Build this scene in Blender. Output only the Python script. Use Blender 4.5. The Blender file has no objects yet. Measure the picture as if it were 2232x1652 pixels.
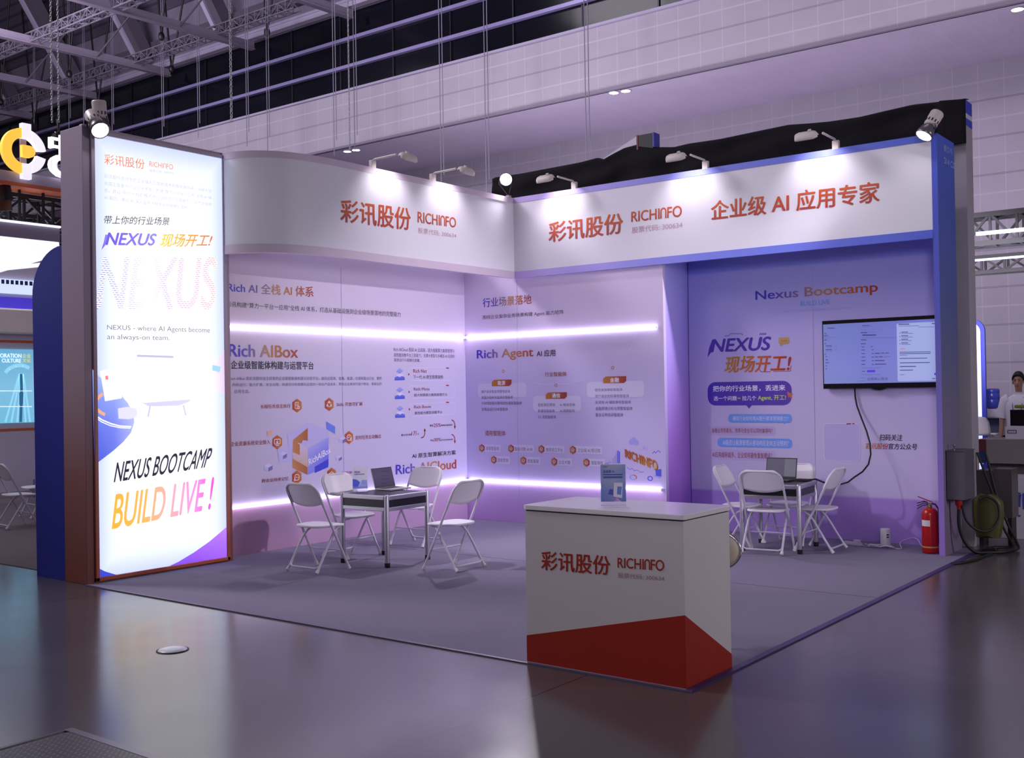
import bpy, bmesh, math, random
from mathutils import Vector, Matrix

# ------------------------------------------------------------------ camera
SC = bpy.context.scene
COL = SC.collection
CAM = Vector((9.28427, -11.06143, 1.70937))
RX = Vector((0.79274235, 0.60934314, -0.0161401))
UP = Vector((0.01948658, 0.00113103, 0.99980948))
FW = Vector((-0.6092453, 0.79290583, 0.0109774))
FPX = 2341.924
cd = bpy.data.cameras.new('camera')
cd.sensor_width = 36.0
cd.sensor_fit = 'HORIZONTAL'
cd.lens = FPX / 2232 * 36.0
cd.clip_end = 300
cam = bpy.data.objects.new('camera', cd)
COL.objects.link(cam)
M = Matrix.Identity(4)
for i in range(3):
    M[i][0], M[i][1], M[i][2], M[i][3] = RX[i], UP[i], -FW[i], CAM[i]
cam.matrix_world = M
SC.camera = cam

# ------------------------------------------------------------------ world, exposure, hall fill lights
vs = SC.view_settings
vs.view_transform = 'Standard'
vs.look = 'None'
vs.gamma = 1.0
vs.use_curve_mapping = False
vs.exposure = 0.08
wd = bpy.data.worlds.new('hall_air')
SC.world = wd
wd.use_nodes = True
bg = wd.node_tree.nodes['Background']
bg.inputs[0].default_value = (0.78, 0.70, 0.92, 1)
bg.inputs[1].default_value = 0.115


def area(name, loc, target, size, power, color, spread=180):
    l = bpy.data.lights.new(name, 'AREA')
    l.shape = 'DISK'
    l.size = size
    l.energy = power
    l.color = color
    l.spread = math.radians(spread)
    o = bpy.data.objects.new(name, l)
    COL.objects.link(o)
    o.location = loc
    o.rotation_euler = (Vector(target) - Vector(loc)).to_track_quat('-Z', 'Y').to_euler()
    return o


def spot(name, loc, target, ang, power, color, blend=0.5, r=0.04, parent=None):
    l = bpy.data.lights.new(name, 'SPOT')
    l.spot_size = math.radians(ang)
    l.spot_blend = blend
    l.energy = power
    l.color = color
    l.shadow_soft_size = r
    o = bpy.data.objects.new(name, l)
    COL.objects.link(o)
    o.rotation_euler = (Vector(target) - Vector(loc)).to_track_quat('-Z', 'Y').to_euler()
    if parent:
        o.parent = parent
        o.location = Vector(loc) - parent.location
    else:
        o.location = loc
    return o


LAV = (0.93, 0.86, 1.0)
area('hall_fill', (-9, -9, 13.0), (-7, 0, 4), 4.0, 1700, LAV)  # area lights added out of view, aimed at booth, wall and roof for falloff
area('hall_fill', (-8, 2.5, 13.2), (-8, 9, 7), 4.0, 225, LAV)
area('hall_fill', (6, 1.5, 13.2), (4, 10, 7), 4.0, 165, LAV)
area('hall_fill', (-3, -15, 12.0), (3, -2, 1.5), 4.0, 270, (0.97, 0.9, 0.95))
area('hall_fill', (-18, 1.5, 11.0), (-22, 9, 13), 5.0, 460, LAV)
# unseen fills added to brighten soffit, lower wall, recess and right-hand faces
area('fill_light', (-5, 6.5, 3.2), (-5, 8.5, 9), 5.0, 360, LAV)
area('fill_light', (4, 6.0, 3.0), (3.0, 10, 8), 4.0, 290, LAV)
area('fill_light', (11.5, -15, 4.2), (4.5, 0.5, 2.5), 2.5, 21, (0.90, 0.88, 1.0), 38)
area('fill_light', (16, -1.5, 3.2), (6.2, -2.0, 2.0), 2.5, 95, (0.97, 0.92, 1.0), 90)


# ------------------------------------------------------------------ pixel rays onto the planes of the place
def ray(u, v):
    return FW + RX * ((u - 1116) / FPX) + UP * ((826 - v) / FPX)


def on(u, v, ax, val):
    d = ray(u, v)
    return CAM + d * ((val - CAM[ax]) / d[ax])


def fl(u, v, z=0.0):
    return on(u, v, 2, z)


# ------------------------------------------------------------------ mesh builder
class MB:
    def __init__(self, world=True):
        self.v, self.f, self.s, self.world = [], [], [], world

    def add(self, vs_, fs_, smooth=False):
        n = len(self.v)
        self.v += [tuple(p) for p in vs_]
        self.f += [tuple(i + n for i in f) for f in fs_]
        self.s += [smooth] * len(fs_)
        return self

    def box(self, x0, y0, z0, x1, y1, z1):
        x0, x1 = sorted((x0, x1)); y0, y1 = sorted((y0, y1)); z0, z1 = sorted((z0, z1))
        v = [(x0, y0, z0), (x1, y0, z0), (x1, y1, z0), (x0, y1, z0), (x0, y0, z1), (x1, y0, z1), (x1, y1, z1), (x0, y1, z1)]
        return self.add(v, [(0, 3, 2, 1), (4, 5, 6, 7), (0, 1, 5, 4), (1, 2, 6, 5), (2, 3, 7, 6), (3, 0, 4, 7)])

    def hexa(self, a, b):
        """a, b: two quads (4 points each), joined."""
        return self.add(list(a) + list(b), [(3, 2, 1, 0), (4, 5, 6, 7), (0, 1, 5, 4), (1, 2, 6, 5), (2, 3, 7, 6), (3, 0, 4, 7)])

    def beam(self, p0, p1, w, h, up=(0, 0, 1)):
        p0, p1 = Vector(p0), Vector(p1)
        d = (p1 - p0).normalized()
        s = d.cross(Vector(up))
        if s.length < 1e-4:
            s = d.cross(Vector((1, 0, 0)))
        s.normalize()
        t = s.cross(d)
        c = [(-w / 2, -h / 2), (w / 2, -h / 2), (w / 2, h / 2), (-w / 2, h / 2)]
        return self.hexa([p0 + s * a + t * b for a, b in c], [p1 + s * a + t * b for a, b in c])

    def tube(self, path, r, n=8, closed=False):
        P = [Vector(p) for p in path]
        m = len(P)
        rs = r if isinstance(r, (list, tuple)) else [r] * m
        T = []
        for i in range(m):
            a = P[(i - 1) % m] if closed or i > 0 else P[i]
            b = P[(i + 1) % m] if closed or i < m - 1 else P[i]
            T.append((b - a).normalized())
        nrm = T[0].orthogonal().normalized()
        vs_ = []
        for i in range(m):
            nrm = (nrm - T[i] * nrm.dot(T[i])).normalized()
            bi = T[i].cross(nrm)
            for k in range(n):
                a = 2 * math.pi * k / n
                vs_.append(P[i] + (nrm * math.cos(a) + bi * math.sin(a)) * rs[i])
        fs_ = []
        for i in range(m if closed else m - 1):
            for k in range(n):
                a, b = i * n + k, i * n + (k + 1) % n
                c, d = ((i + 1) % m) * n + (k + 1) % n, ((i + 1) % m) * n + k
                fs_.append((a, b, c, d))
        self.add(vs_, fs_, True)
        if not closed:
            self.add([vs_[k] for k in range(n)][::-1], [tuple(range(n))])
            self.add(vs_[-n:], [tuple(range(n))])
        return self

    def lathe(self, c, prof, n=24, ax=(0, 0, 1), smooth=True):
        """prof: (radius, height along ax) list from one end to the other"""
        ax = Vector(ax).normalized()
        a1 = ax.orthogonal().normalized()
        a2 = ax.cross(a1)
        c = Vector(c)
        vs_, fs_ = [], []
        for (r, h) in prof:
            for k in range(n):
                t = 2 * math.pi * k / n
                vs_.append(c + ax * h + (a1 * math.cos(t) + a2 * math.sin(t)) * r)
        for i in range(len(prof) - 1):
            for k in range(n):
                fs_.append((i * n + k, i * n + (k + 1) % n, (i + 1) * n + (k + 1) % n, (i + 1) * n + k))
        self.add(vs_, fs_, smooth)
        if prof[0][0] > 1e-6:
            self.add(vs_[:n][::-1], [tuple(range(n))])
        if prof[-1][0] > 1e-6:
            self.add(vs_[-n:], [tuple(range(n))])
        return self

    def prism(self, pts, vec):
        pts = [Vector(p) for p in pts]
        n = len(pts)
        v = pts + [p + Vector(vec) for p in pts]
        f = [tuple(range(n))[::-1], tuple(range(n, 2 * n))]
        f += [(i, (i + 1) % n, (i + 1) % n + n, i + n) for i in range(n)]
        return self.add(v, f)

    def poly(self, pts):
        return self.add(pts, [tuple(range(len(pts)))])

    def ball(self, c, r, nu=16, nv=10):
        r = (r, r, r) if not isinstance(r, (tuple, list)) else r
        v, f = [], []
        for j in range(nv + 1):
            ph = math.pi * j / nv
            for i in range(nu):
                t = 2 * math.pi * i / nu
                v.append((c[0] + r[0] * math.sin(ph) * math.cos(t), c[1] + r[1] * math.sin(ph) * math.sin(t), c[2] + r[2] * math.cos(ph)))
        for j in range(nv):
            for i in range(nu):
                f.append((j * nu + i, (j + 1) * nu + i, (j + 1) * nu + (i + 1) % nu, j * nu + (i + 1) % nu))
        return self.add(v, f, True)

    def grid(self, rows, smooth=True):
        n, m = len(rows), len(rows[0])
        v = [p for r in rows for p in r]
        f = [(i * m + j, i * m + j + 1, (i + 1) * m + j + 1, (i + 1) * m + j) for i in range(n - 1) for j in range(m - 1)]
        return self.add(v, f, smooth)

    def build(self, name, mat, parent=None, bevel=0.0, sub=0, solid=0.0, label=None):
        off = Vector((0, 0, 0))
        if parent and self.world:
            r = parent
            while r.parent:
                r = r.parent
            off = r.location
        me = bpy.data.meshes.new(name)
        me.from_pydata([tuple(Vector(p) - off) for p in self.v], [], self.f)
        me.polygons.foreach_set('use_smooth', self.s)
        if isinstance(mat, (list, tuple)):
            for m in mat:
                me.materials.append(m)
        else:
            me.materials.append(mat)
        me.update()
        o = bpy.data.objects.new(name, me)
        COL.objects.link(o)
        if parent:
            o.parent = parent
        if solid:
            md = o.modifiers.new('thickness', 'SOLIDIFY'); md.thickness = solid; md.offset = 0
        if bevel:
            md = o.modifiers.new('edge', 'BEVEL'); md.width = bevel; md.segments = 2; md.limit_method = 'ANGLE'
        if sub:
            md = o.modifiers.new('smooth', 'SUBSURF'); md.levels = sub; md.render_levels = sub
        if label:
            o['label'] = label
        return o


def tag(o, label, cat, group=None):
    o['label'] = label
    o['category'] = cat
    o['kind'] = 'thing'
    if group:
        o['group'] = group
    return o


def thing(name, label, cat, loc=(0, 0, 0), rz=0.0, group=None):
    o = bpy.data.objects.new(name, None)
    o.empty_display_size = 0.1
    COL.objects.link(o)
    o.location = loc
    o.rotation_euler = (0, 0, rz)
    return tag(o, label, cat, group)


def struct(o):
    o['kind'] = 'structure'
    return o


def copy_tree(o, parent=None):
    c = o.copy()
    COL.objects.link(c)
    if parent:
        c.parent = parent
    for ch in list(o.children):
        copy_tree(ch, c)
    return c


# ------------------------------------------------------------------ materials
def lin(c):
    return tuple(((x / 255) / 12.92 if x / 255 <= 0.04045 else ((x / 255 + 0.055) / 1.055) ** 2.4) for x in c[:3]) + (1.0,)


class NT:
    def __init__(self, mat):
        mat.use_nodes = True
        self.t = mat.node_tree
        self.b = self.t.nodes['Principled BSDF']

    def n(self, kind, **kw):
        x = self.t.nodes.new(kind)
        for k, v in kw.items():
            setattr(x, k, v)
        return x

    def l(self, a, b):
        self.t.links.new(a, b)

    def m(self, op, a, b=None, c=None):
        x = self.n('ShaderNodeMath', operation=op)
        for i, q in enumerate((a, b, c)):
            if q is None:
                continue
            if isinstance(q, (int, float)):
                x.inputs[i].default_value = q
            else:
                self.l(q, x.inputs[i])
        return x.outputs[0]

    def mix(self, fac, a, b):
        x = self.n('ShaderNodeMix', data_type='RGBA')
        for i, q in ((0, fac), (6, a), (7, b)):
            if isinstance(q, (int, float)):
                x.inputs[i].default_value = q
            elif isinstance(q, tuple):
                x.inputs[i].default_value = q
            else:
                self.l(q, x.inputs[i])
        return x.outputs[2]

    def ramp(self, fac, stops, interp='LINEAR'):
        x = self.n('ShaderNodeValToRGB')
        x.color_ramp.interpolation = interp
        e = x.color_ramp.elements
        while len(e) > 1:
            e.remove(e[-1])
        e[0].position, e[0].color = stops[0]
        for p, c in stops[1:]:
            q = e.new(p)
            q.color = c
        self.l(fac, x.inputs[0])
        return x.outputs[0]

    def co(self, which='Object'):
        tc = self.n('ShaderNodeTexCoord')
        sp = self.n('ShaderNodeSeparateXYZ')
        self.l(tc.outputs[which], sp.inputs[0])
        return tc.outputs[which], sp.outputs

    def noise(self, vec, scale, detail=3, rough=0.5):
        x = self.n('ShaderNodeTexNoise')
        x.inputs['Scale'].default_value = scale
        x.inputs['Detail'].default_value = detail
        x.inputs['Roughness'].default_value = rough
        self.l(vec, x.inputs['Vector'])
        return x.outputs[0]

    def bump(self, h, strength=0.2, dist=0.01):
        x = self.n('ShaderNodeBump')
        x.inputs['Strength'].default_value = strength
        x.inputs['Distance'].default_value = dist
        self.l(h, x.inputs['Height'])
        self.l(x.outputs[0], self.b.inputs['Normal'])


def mat(name, col, rough=0.5, metal=0.0, emit=0.0, ecol=None, var=0.04, trans=0.0, spec=0.5):
    m = bpy.data.materials.new(name)
    t = NT(m)
    b = t.b
    c = lin(col)
    b.inputs['Roughness'].default_value = rough
    b.inputs['Metallic'].default_value = metal
    b.inputs['Specular IOR Level'].default_value = spec
    if trans:
        b.inputs['Transmission Weight'].default_value = trans
    if var:
        v, s = t.co('Object')
        f = t.noise(v, 6.0, 3)
        k = tuple(x * (1 - var) for x in c[:3]) + (1,)
        q = tuple(min(1, x * (1 + var)) for x in c[:3]) + (1,)
        t.l(t.mix(f, k, q), b.inputs['Base Color'])
    else:
        b.inputs['Base Color'].default_value = c
    if emit:
        b.inputs['Emission Color'].default_value = lin(ecol or col)
        b.inputs['Emission Strength'].default_value = emit
    return m


def gmat(name, axis, stops, rough=0.45, emit=0.0, flip=False, ax2=None, stops2=None, fac2=0.5):
    """print with a colour run along one axis of the printed piece"""
    m = bpy.data.materials.new(name)
    t = NT(m)
    v, s = t.co('Generated')
    st = [(p, lin(c)) for p, c in stops]
    c = t.ramp(s[axis], st)
    if ax2 is not None:
        c2 = t.ramp(s[ax2], [(p, lin(q)) for p, q in stops2])
        c = t.mix(fac2, c, c2)
    t.l(c, t.b.inputs['Base Color'])
    t.b.inputs['Roughness'].default_value = rough
    if emit:
        t.l(c, t.b.inputs['Emission Color'])
        t.b.inputs['Emission Strength'].default_value = emit
    return m


def flat(name, col, emit=0.0, rough=0.5):
    return mat(name, col, rough, var=0.0, emit=emit)


# ------------------------------------------------------------------ lettering
_cache = {}


def outline(s, bold, shear, res):
    c = bpy.data.curves.new('letters', 'FONT')
    c.body = s
    c.offset = 0.0 if bold >= 0 else bold
    c.shear = shear
    c.resolution_u = res
    o = bpy.data.objects.new('letters', c)
    COL.objects.link(o)
    bpy.context.view_layer.update()
    me = bpy.data.meshes.new_from_object(o.evaluated_get(bpy.context.evaluated_depsgraph_get()))
    vs_ = [(p.co.x, p.co.y) for p in me.vertices]
    fs_ = [tuple(p.vertices) for p in me.polygons]
    bpy.data.objects.remove(o)
    bpy.data.curves.remove(c)
    bpy.data.meshes.remove(me)
    return vs_, fs_


def glyphs(s, bold, shear, res=3):
    k = (s, bold, shear, res)
    if k in _cache:
        return _cache[k]
    if s == 'RICHInFO':        # the wordmark's n stands as tall as its capitals
        vs_, fs_, x = [], [], 0.0
        for w_ in ('RICHI', 'U', 'FO'):
            a, f = outline(w_, bold, shear, res)
            lo, hi = min(p[0] for p in a), max(p[0] for p in a)
            if w_ == 'U':
                t = max(p[1] for p in a) + min(p[1] for p in a)
                a = [(lo + (p[0] - lo) * 0.82, t - p[1] + 0.012) for p in a]
                hi = lo + (hi - lo) * 0.82
                f = [q[::-1] for q in f]
            n = len(vs_)
            vs_ += [(p[0] - lo + x, p[1]) for p in a]
            fs_ += [tuple(i + n for i in q) for q in f]
            x += hi - lo + 0.085
    else:
        vs_, fs_ = outline(s, bold, shear, res)
    if bold > 0.005:
        n, base, bf = len(vs_), list(vs_), list(fs_)
        e = bold * 1.35
        for k_, (dx, dy) in enumerate(((e, 0), (-e, 0), (0, e * 0.7), (0, -e * 0.7)), 1):
            vs_ += [(p[0] + dx, p[1] + dy) for p in base]
            fs_ += [tuple(i + n * k_ for i in f) for f in bf]
    x0 = min(p[0] for p in vs_); x1 = max(p[0] for p in vs_)
    y0 = min(p[1] for p in vs_); y1 = max(p[1] for p in vs_)
    lay = len(vs_) // (5 if bold > 0.005 else 1)
    r = ([((p[0] - x0) / (x1 - x0), (p[1] - y0) / (y1 - y0), i // lay) for i, p in enumerate(vs_)], fs_)
    _cache[k] = r
    return r


class Print:
    """flat printing on one plane; each part becomes one mesh under the thing"""

    def __init__(self, th, ax, val, crop, off=0.002):
        self.th, self.ax, self.val, self.c, self.parts = th, ax, val + off, crop, {}
        self.sgn = 1 if off > 0 else -1
        self.k = 0          # one icon, picture or line drawing at a time
        self.auto = 0

    def at(self, q, lift=0.0):
        u, v = self.c(*q)
        return on(u, v, self.ax, self.val + lift * self.sgn)

    def mb(self, part, m):
        if 'lettering' in part:
            k = 't%d' % self.auto
        elif part == 'paragraph':
            k = -1
        elif part.endswith(('_icon', '_picture', '_line', 'arrow', 'slogan', 'outline', 'bubble', 'dots', 'ring', 'seam', 'curve', 'arc')):
            k = self.k
        else:
            k = 'c%d' % self.auto
        return self.parts.setdefault((part, m.name, k), (MB(), m))[0]

    def text(self, part, s, m, bl, tr, bold=0.0, shear=0.0, res=3, lift=0.0):
        a, b = self.at(bl, lift), self.at(tr, lift)
        k = 1 - self.ax
        p2, p3 = a.copy(), a.copy()
        p2[k] = b[k]; p3[2] = b[2]
        self.quadtext(part, s, m, (a, p2, b, p3), bold, shear, res)

    def quad(self, part, s, m, bl, br, tr, tl, bold=0.0, shear=0.0, res=4, lift=0.0):
        self.quadtext(part, s, m, [self.at(q, lift) for q in (bl, br, tr, tl)], bold, shear, res)

    def quadtext(self, part, s, m, q, bold, shear, res):
        self.auto += 1
        vs_, fs_ = glyphs(s, bold, shear, res)
        bl, br, tr, tl = [Vector(p) for p in q]
        n = Vector((0, 0, 0)); n[self.ax] = 0.00015 * self.sgn
        self.mb(part, m).add([bl * ((1 - x) * (1 - y)) + br * (x * (1 - y)) + tr * (x * y) + tl * ((1 - x) * y) + n * l_ for x, y, l_ in vs_], fs_)

    def poly(self, part, m, pts, lift=0.0):
        self.auto += 1
        self.mb(part, m).poly([self.at(q, lift) for q in pts])

    def line(self, part, m, pts, w=0.008, lift=0.0, closed=False):
        self.auto += 1
        P = [self.at(q, lift) for q in pts]
        if closed:
            P.append(P[0])
        n = Vector((0, 0, 0)); n[self.ax] = 1
        for a, b in zip(P, P[1:]):
            d = (b - a)
            if d.length < 1e-6:
                continue
            s = d.normalized().cross(n) * (w / 2)
            self.mb(part, m).poly([a - s, b - s, b + s, a + s])

    def rrect(self, part, m, a, b, r=0.03, lift=0.0, outline=None, n=5, notch=None):
        """rounded rectangle between bottom-left and top-right crop points"""
        self.auto += 1
        A, B = self.at(a, lift), self.at(b, lift)
        k = 1 - self.ax
        x0, x1, z0, z1 = A[k], B[k], A[2], B[2]
        r = min(r, abs(x1 - x0) / 2 - 1e-4, abs(z1 - z0) / 2 - 1e-4)
        pts = []
        for cx, cz, a0 in ((x1 - r, z1 - r, 0), (x0 + r, z1 - r, 90), (x0 + r, z0 + r, 180), (x1 - r, z0 + r, 270)):
            for i in range(n + 1):
                t = math.radians(a0 + 90 * i / n)
                p = Vector((0, 0, 0)); p[self.ax] = A[self.ax]
                p[k] = cx + r * math.cos(t); p[2] = cz + r * math.sin(t)
                pts.append(p)
        if outline:
            P = pts + [pts[0]]
            nn = Vector((0, 0, 0)); nn[self.ax] = 1
            for p, q in zip(P, P[1:]):
                s = (q - p).normalized().cross(nn) * (outline / 2)
                self.mb(part, m).poly([p - s, q - s, q + s, p + s])
        else:
            self.mb(part, m).poly(pts)

    def ngon(self, part, m, c, r, n=6, rot=90, lift=0.0, ring=None, sz=1.0):
        self.auto += 1
        C = self.at(c, lift)
        k = 1 - self.ax
        P, Q = [], []
        for i in range(n):
            t = math.radians(rot + 360 * i / n)
            p, q = C.copy(), C.copy()
            p[k] += r * math.cos(t); p[2] += r * math.sin(t) * sz
            q[k] += (r - (ring or 0)) * math.cos(t); q[2] += (r - (ring or 0)) * math.sin(t) * sz
            P.append(p); Q.append(q)
        if ring:
            for i in range(n):
                j = (i + 1) % n
                self.mb(part, m).poly([P[i], P[j], Q[j], Q[i]])
        else:
            self.mb(part, m).poly(P)

    def done(self):
        for (part, _, _k), (b, m) in self.parts.items():
            b.build(part, m, self.th)


def crop(x0, y0, kx, ky):
    return lambda x, y: (x0 + x / kx, y0 + y / ky)


PX = lambda x, y: (x, y)
cA = crop(490, 580, 3.0585, 3.0593)
cB = crop(1000, 600, 3.0038, 3.0036)
cN = crop(1480, 560, 2.4302, 2.4294)
cHA = crop(490, 320, 3.4338, 3.4344)
cHB = crop(720, 200, 1.4762, 1.4773)
cK = crop(1120, 1000, 3.1769, 3.1769)
cL1 = crop(180, 280, 3.1765, 3.1769)
cL2 = crop(180, 760, 3.0588, 3.0593)
cT = crop(1780, 680, 7.971, 7.97)

# ================================================================== THE HALL
Y1, Y2, XL, XR = 10.0, 13.7, -60.0, 22.0
TW, TH = 0.53, 0.815


def tile_mat(name, z0, col, line, dark):
    m = bpy.data.materials.new(name)
    t = NT(m)
    v, s = t.co('Object')
    fx = t.m('FRACT', t.m('DIVIDE', s[0], TW))
    fz = t.m('FRACT', t.m('DIVIDE', t.m('SUBTRACT', s[2], z0), TH))
    vx = t.m('LESS_THAN', fx, 0.035)
    hz = t.m('LESS_THAN', t.m('ABSOLUTE', t.m('SUBTRACT', fz, 0.5)), 0.022)
    d = t.m('ABSOLUTE', t.m('SUBTRACT', t.m('FRACT', t.m('ADD', fz, 0.5)), 0.5))
    dk = t.m('MULTIPLY', t.m('LESS_THAN', d, 0.022), t.m('GREATER_THAN', d, 0.006))
    n = t.noise(v, 1.3, 4)
    base = t.mix(n, lin(tuple(c * 0.95 for c in col)), lin(tuple(min(255, c * 1.04) for c in col)))
    c = t.mix(t.m('MAXIMUM', vx, hz), base, lin(line))
    c = t.mix(dk, c, lin(dark))
    t.l(c, t.b.inputs['Base Color'])
    t.b.inputs['Roughness'].default_value = 0.75
    return m


tile_up = tile_mat('acoustic_tiles_above', 9.42 - TH * 5, (172, 163, 178), (186, 178, 194), (136, 128, 142))
tile_lo = tile_mat('acoustic_tiles_below', 7.856 - TH * 9, (172, 163, 180), (184, 175, 193), (134, 126, 142))
m_soffit = tile_mat('soffit_boards', 0, (190, 176, 204), (194, 181, 208), (186, 172, 200))
m_steel = mat('painted_steel', (128, 118, 138), 0.6)
m_steel_l = mat('pale_painted_steel', (172, 162, 190), 0.55)
m_steel_d = mat('dim_steel_web', (86, 78, 94), 0.7)
m_deck = mat('roof_deck_sheet', (92, 84, 104), 0.5, 0.2)
m_black = mat('black_metal', (16, 14, 20), 0.45)
m_wire = mat('wire_rope', (128, 124, 142), 0.5, 0.2)
m_glass = mat('night_glass', (8, 10, 22), 0.16, var=0.0, spec=0.4)
m_rail = mat('window_rail', (150, 140, 190), 0.35, 0.2)
m_lampon = flat('lamp_glow', (255, 246, 225), 14)

w = MB().box(XL, Y1, 8.65, XR, Y1 + 0.25, 10.2).build('wall_back', tile_up)
struct(w)
w = MB().box(XL, Y1, 12.42, XR, Y1 + 0.25, 16.0).build('wall_back_upper', mat('upper_wall_board', (128, 118, 140), 0.7))
struct(w)
w = MB().box(XL, Y2, -0.02, XR, Y2 + 0.2, 8.66).build('wall_back_lower', tile_lo)
struct(w)
w = MB().box(XL, Y1 + 0.02, 8.65, XR, Y2 + 0.1, 8.8).build('ceiling_soffit', m_soffit)
struct(w)
w = MB().box(XL, Y1 - 0.03, 8.6, XR, Y1 + 0.06, 8.66).build('trim_1', m_steel)
struct(w)
w = MB().box(XL, Y1 - 0.06, 10.16, XR, Y1 + 0.2, 10.22).build('trim_2', m_steel_l)
struct(w)
win = MB().box(XL, Y1 + 0.12, 10.2, XR, Y1 + 0.16, 12.45).build('window_1', m_glass)
struct(win)
for z in (10.87, 11.64):
    MB().box(XL, Y1 - 0.02, z - 0.045, XR, Y1 + 0.11, z + 0.045).build('rail', m_rail, win)
mm = MB()
for i in range(40):
    x = -58 + i * 2.05
    mm.box(x - 0.02, Y1 + 0.08, 10.2, x + 0.02, Y1 + 0.13, 12.45)
mm.build('mullion', mat('dark_mullion', (20, 20, 32), 0.4), win)
w = MB().box(XL, Y1 - 0.22, 12.42, XR, Y1 + 0.02, 12.56).box(XL, Y1 - 0.12, 12.62, XR, Y1 + 0.02, 12.7).build('trim_3', m_steel_l)
struct(w)
w = MB().box(XL, Y1 - 0.3, 13.0, XR, Y1 + 0.02, 13.35).build('trim_4', m_steel_d)
struct(w)

# sloping roof deck, corrugated along the wall
deck = MB()
SL = Vector((0, -1.55, 2.37)).normalized()
NRM = Vector((0, 2.37, 1.55)).normalized()
rows = []
for i in range(90):
    q = Vector((0, Y1 + 0.1, 14.15)) + SL * (i * 0.085) + NRM * ((0.07 if i % 4 in (1, 2) else 0.0))
    rows.append([(XL, q.y, q.z), (XR, q.y, q.z)])
deck.grid(rows, False)
ceil = deck.build('ceiling', m_deck)
struct(ceil)
for k in range(9):
    X = -38.3 + k * 4.2
    b = MB()
    p0 = Vector((X, 9.55, 12.9))
    p1 = p0 + SL * 6.0
    b.beam(p0, p1, 0.34, 0.42, NRM)
    b.build('rafter', m_steel_d, ceil)
    b = MB()
    b.beam(p0 + Vector((-0.2, 0, 0)) - NRM * 0.06, p1 + Vector((-0.2, 0, 0)) - NRM * 0.06, 0.16, 0.46, NRM)
    b.build('rafter_flange', m_steel_l, ceil)
    b = MB()
    b.beam((X + 0.95, 9.8, 12.2), (X + 0.95, 0, 12.0), 0.12, 0.2)
    b.beam((X + 0.95, 9.8, 12.08), (X + 0.95, 0, 11.88), 0.2, 0.035)
    b.build('tie_beam', m_steel, ceil)
    b = MB()
    b.tube([(X + 1.0, 7.2, 12.1), (X + 2.2, 8.4, 14.3)], 0.03, 6)
    b.build('brace_rod', m_steel_d, ceil)

# concrete floor with joints
m_floor = bpy.data.materials.new('polished_concrete')
t = NT(m_floor)
v, s = t.co('Object')
n1 = t.noise(v, 0.45, 3, 0.5)
n2 = t.noise(v, 2.2, 4, 0.6)
c = t.ramp(n1, [(0.3, lin((72, 66, 68))), (0.5, lin((81, 74, 77))), (0.7, lin((89, 82, 85)))])
c = t.mix(t.m('MULTIPLY', n2, 0.3), c, lin((76, 69, 72)))
jx = t.m('LESS_THAN', t.m('ABSOLUTE', t.m('SUBTRACT', t.m('FRACT', t.m('DIVIDE', t.m('SUBTRACT', s[0], 5.685 - 2.5), 5.0)), 0.5)), 0.0011)
jy = t.m('LESS_THAN', t.m('ABSOLUTE', t.m('SUBTRACT', t.m('FRACT', t.m('DIVIDE', t.m('SUBTRACT', s[1], -4.48 - 2.5), 5.0)), 0.5)), 0.0008)
c = t.mix(t.m('MAXIMUM', jx, jy), c, lin((46, 40, 43)))
t.l(c, t.b.inputs['Base Color'])
t.l(t.m('ADD', t.m('MULTIPLY', n2, 0.12), 0.13), t.b.inputs['Roughness'])
t.b.inputs['Specular IOR Level'].default_value = 0.6
fl_o = MB().box(XL, -24, -0.2, XR, Y2 + 0.1, 0.0).build('floor', m_floor)
struct(fl_o)

# ================================================================== BOOTH CARPET
CT = 0.007
XC, YC = 6.345, -5.666
XB1, YN = 3.035, 0.6
m_carpet = bpy.data.materials.new('needle_felt_carpet')
t = NT(m_carpet)
v, s = t.co('Object')
n1 = t.noise(v, 260, 2, 0.8)
n2 = t.noise(v, 1.1, 4)
c = t.mix(n1, lin((98, 92, 112)), lin((154, 146, 170)))
c = t.mix(t.m('MULTIPLY', n2, 0.25), c, lin((92, 86, 106)))
t.l(c, t.b.inputs['Base Color'])
t.b.inputs['Roughness'].default_value = 0.95
t.b.inputs['Specular IOR Level'].default_value = 0.1
t.bump(n1, 0.5, 0.004)
carpet = tag(MB().box(0.216, YC, 0.0, XC, -4.018, CT).box(0.004, -4.018, 0.0, XC, -0.006, CT).box(XB1 + 0.002, -0.006, 0.0, XC, YN - 0.002, CT).build('booth_carpet', m_carpet), 'grey purple felt carpet laid on the concrete under the whole booth', 'carpet')
m_tape = mat('purple_edge_tape', (58, 42, 96), 0.4)
MB().box(XC - 0.012, YC, 0, XC + 0.035, 0.62, CT + 0.002).build('edge_tape', m_tape, carpet)
MB().box(0.22, YC - 0.022, 0, XC + 0.035, YC + 0.004, CT + 0.0015).build('edge_tape', mat('grey_edge_tape', (78, 70, 92), 0.45), carpet)
MB().box(0.2, -2.478, CT, XC - 0.02, -2.468, CT + 0.0008).build('joint', mat('carpet_joint', (74, 68, 86), 0.9), carpet)

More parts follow.
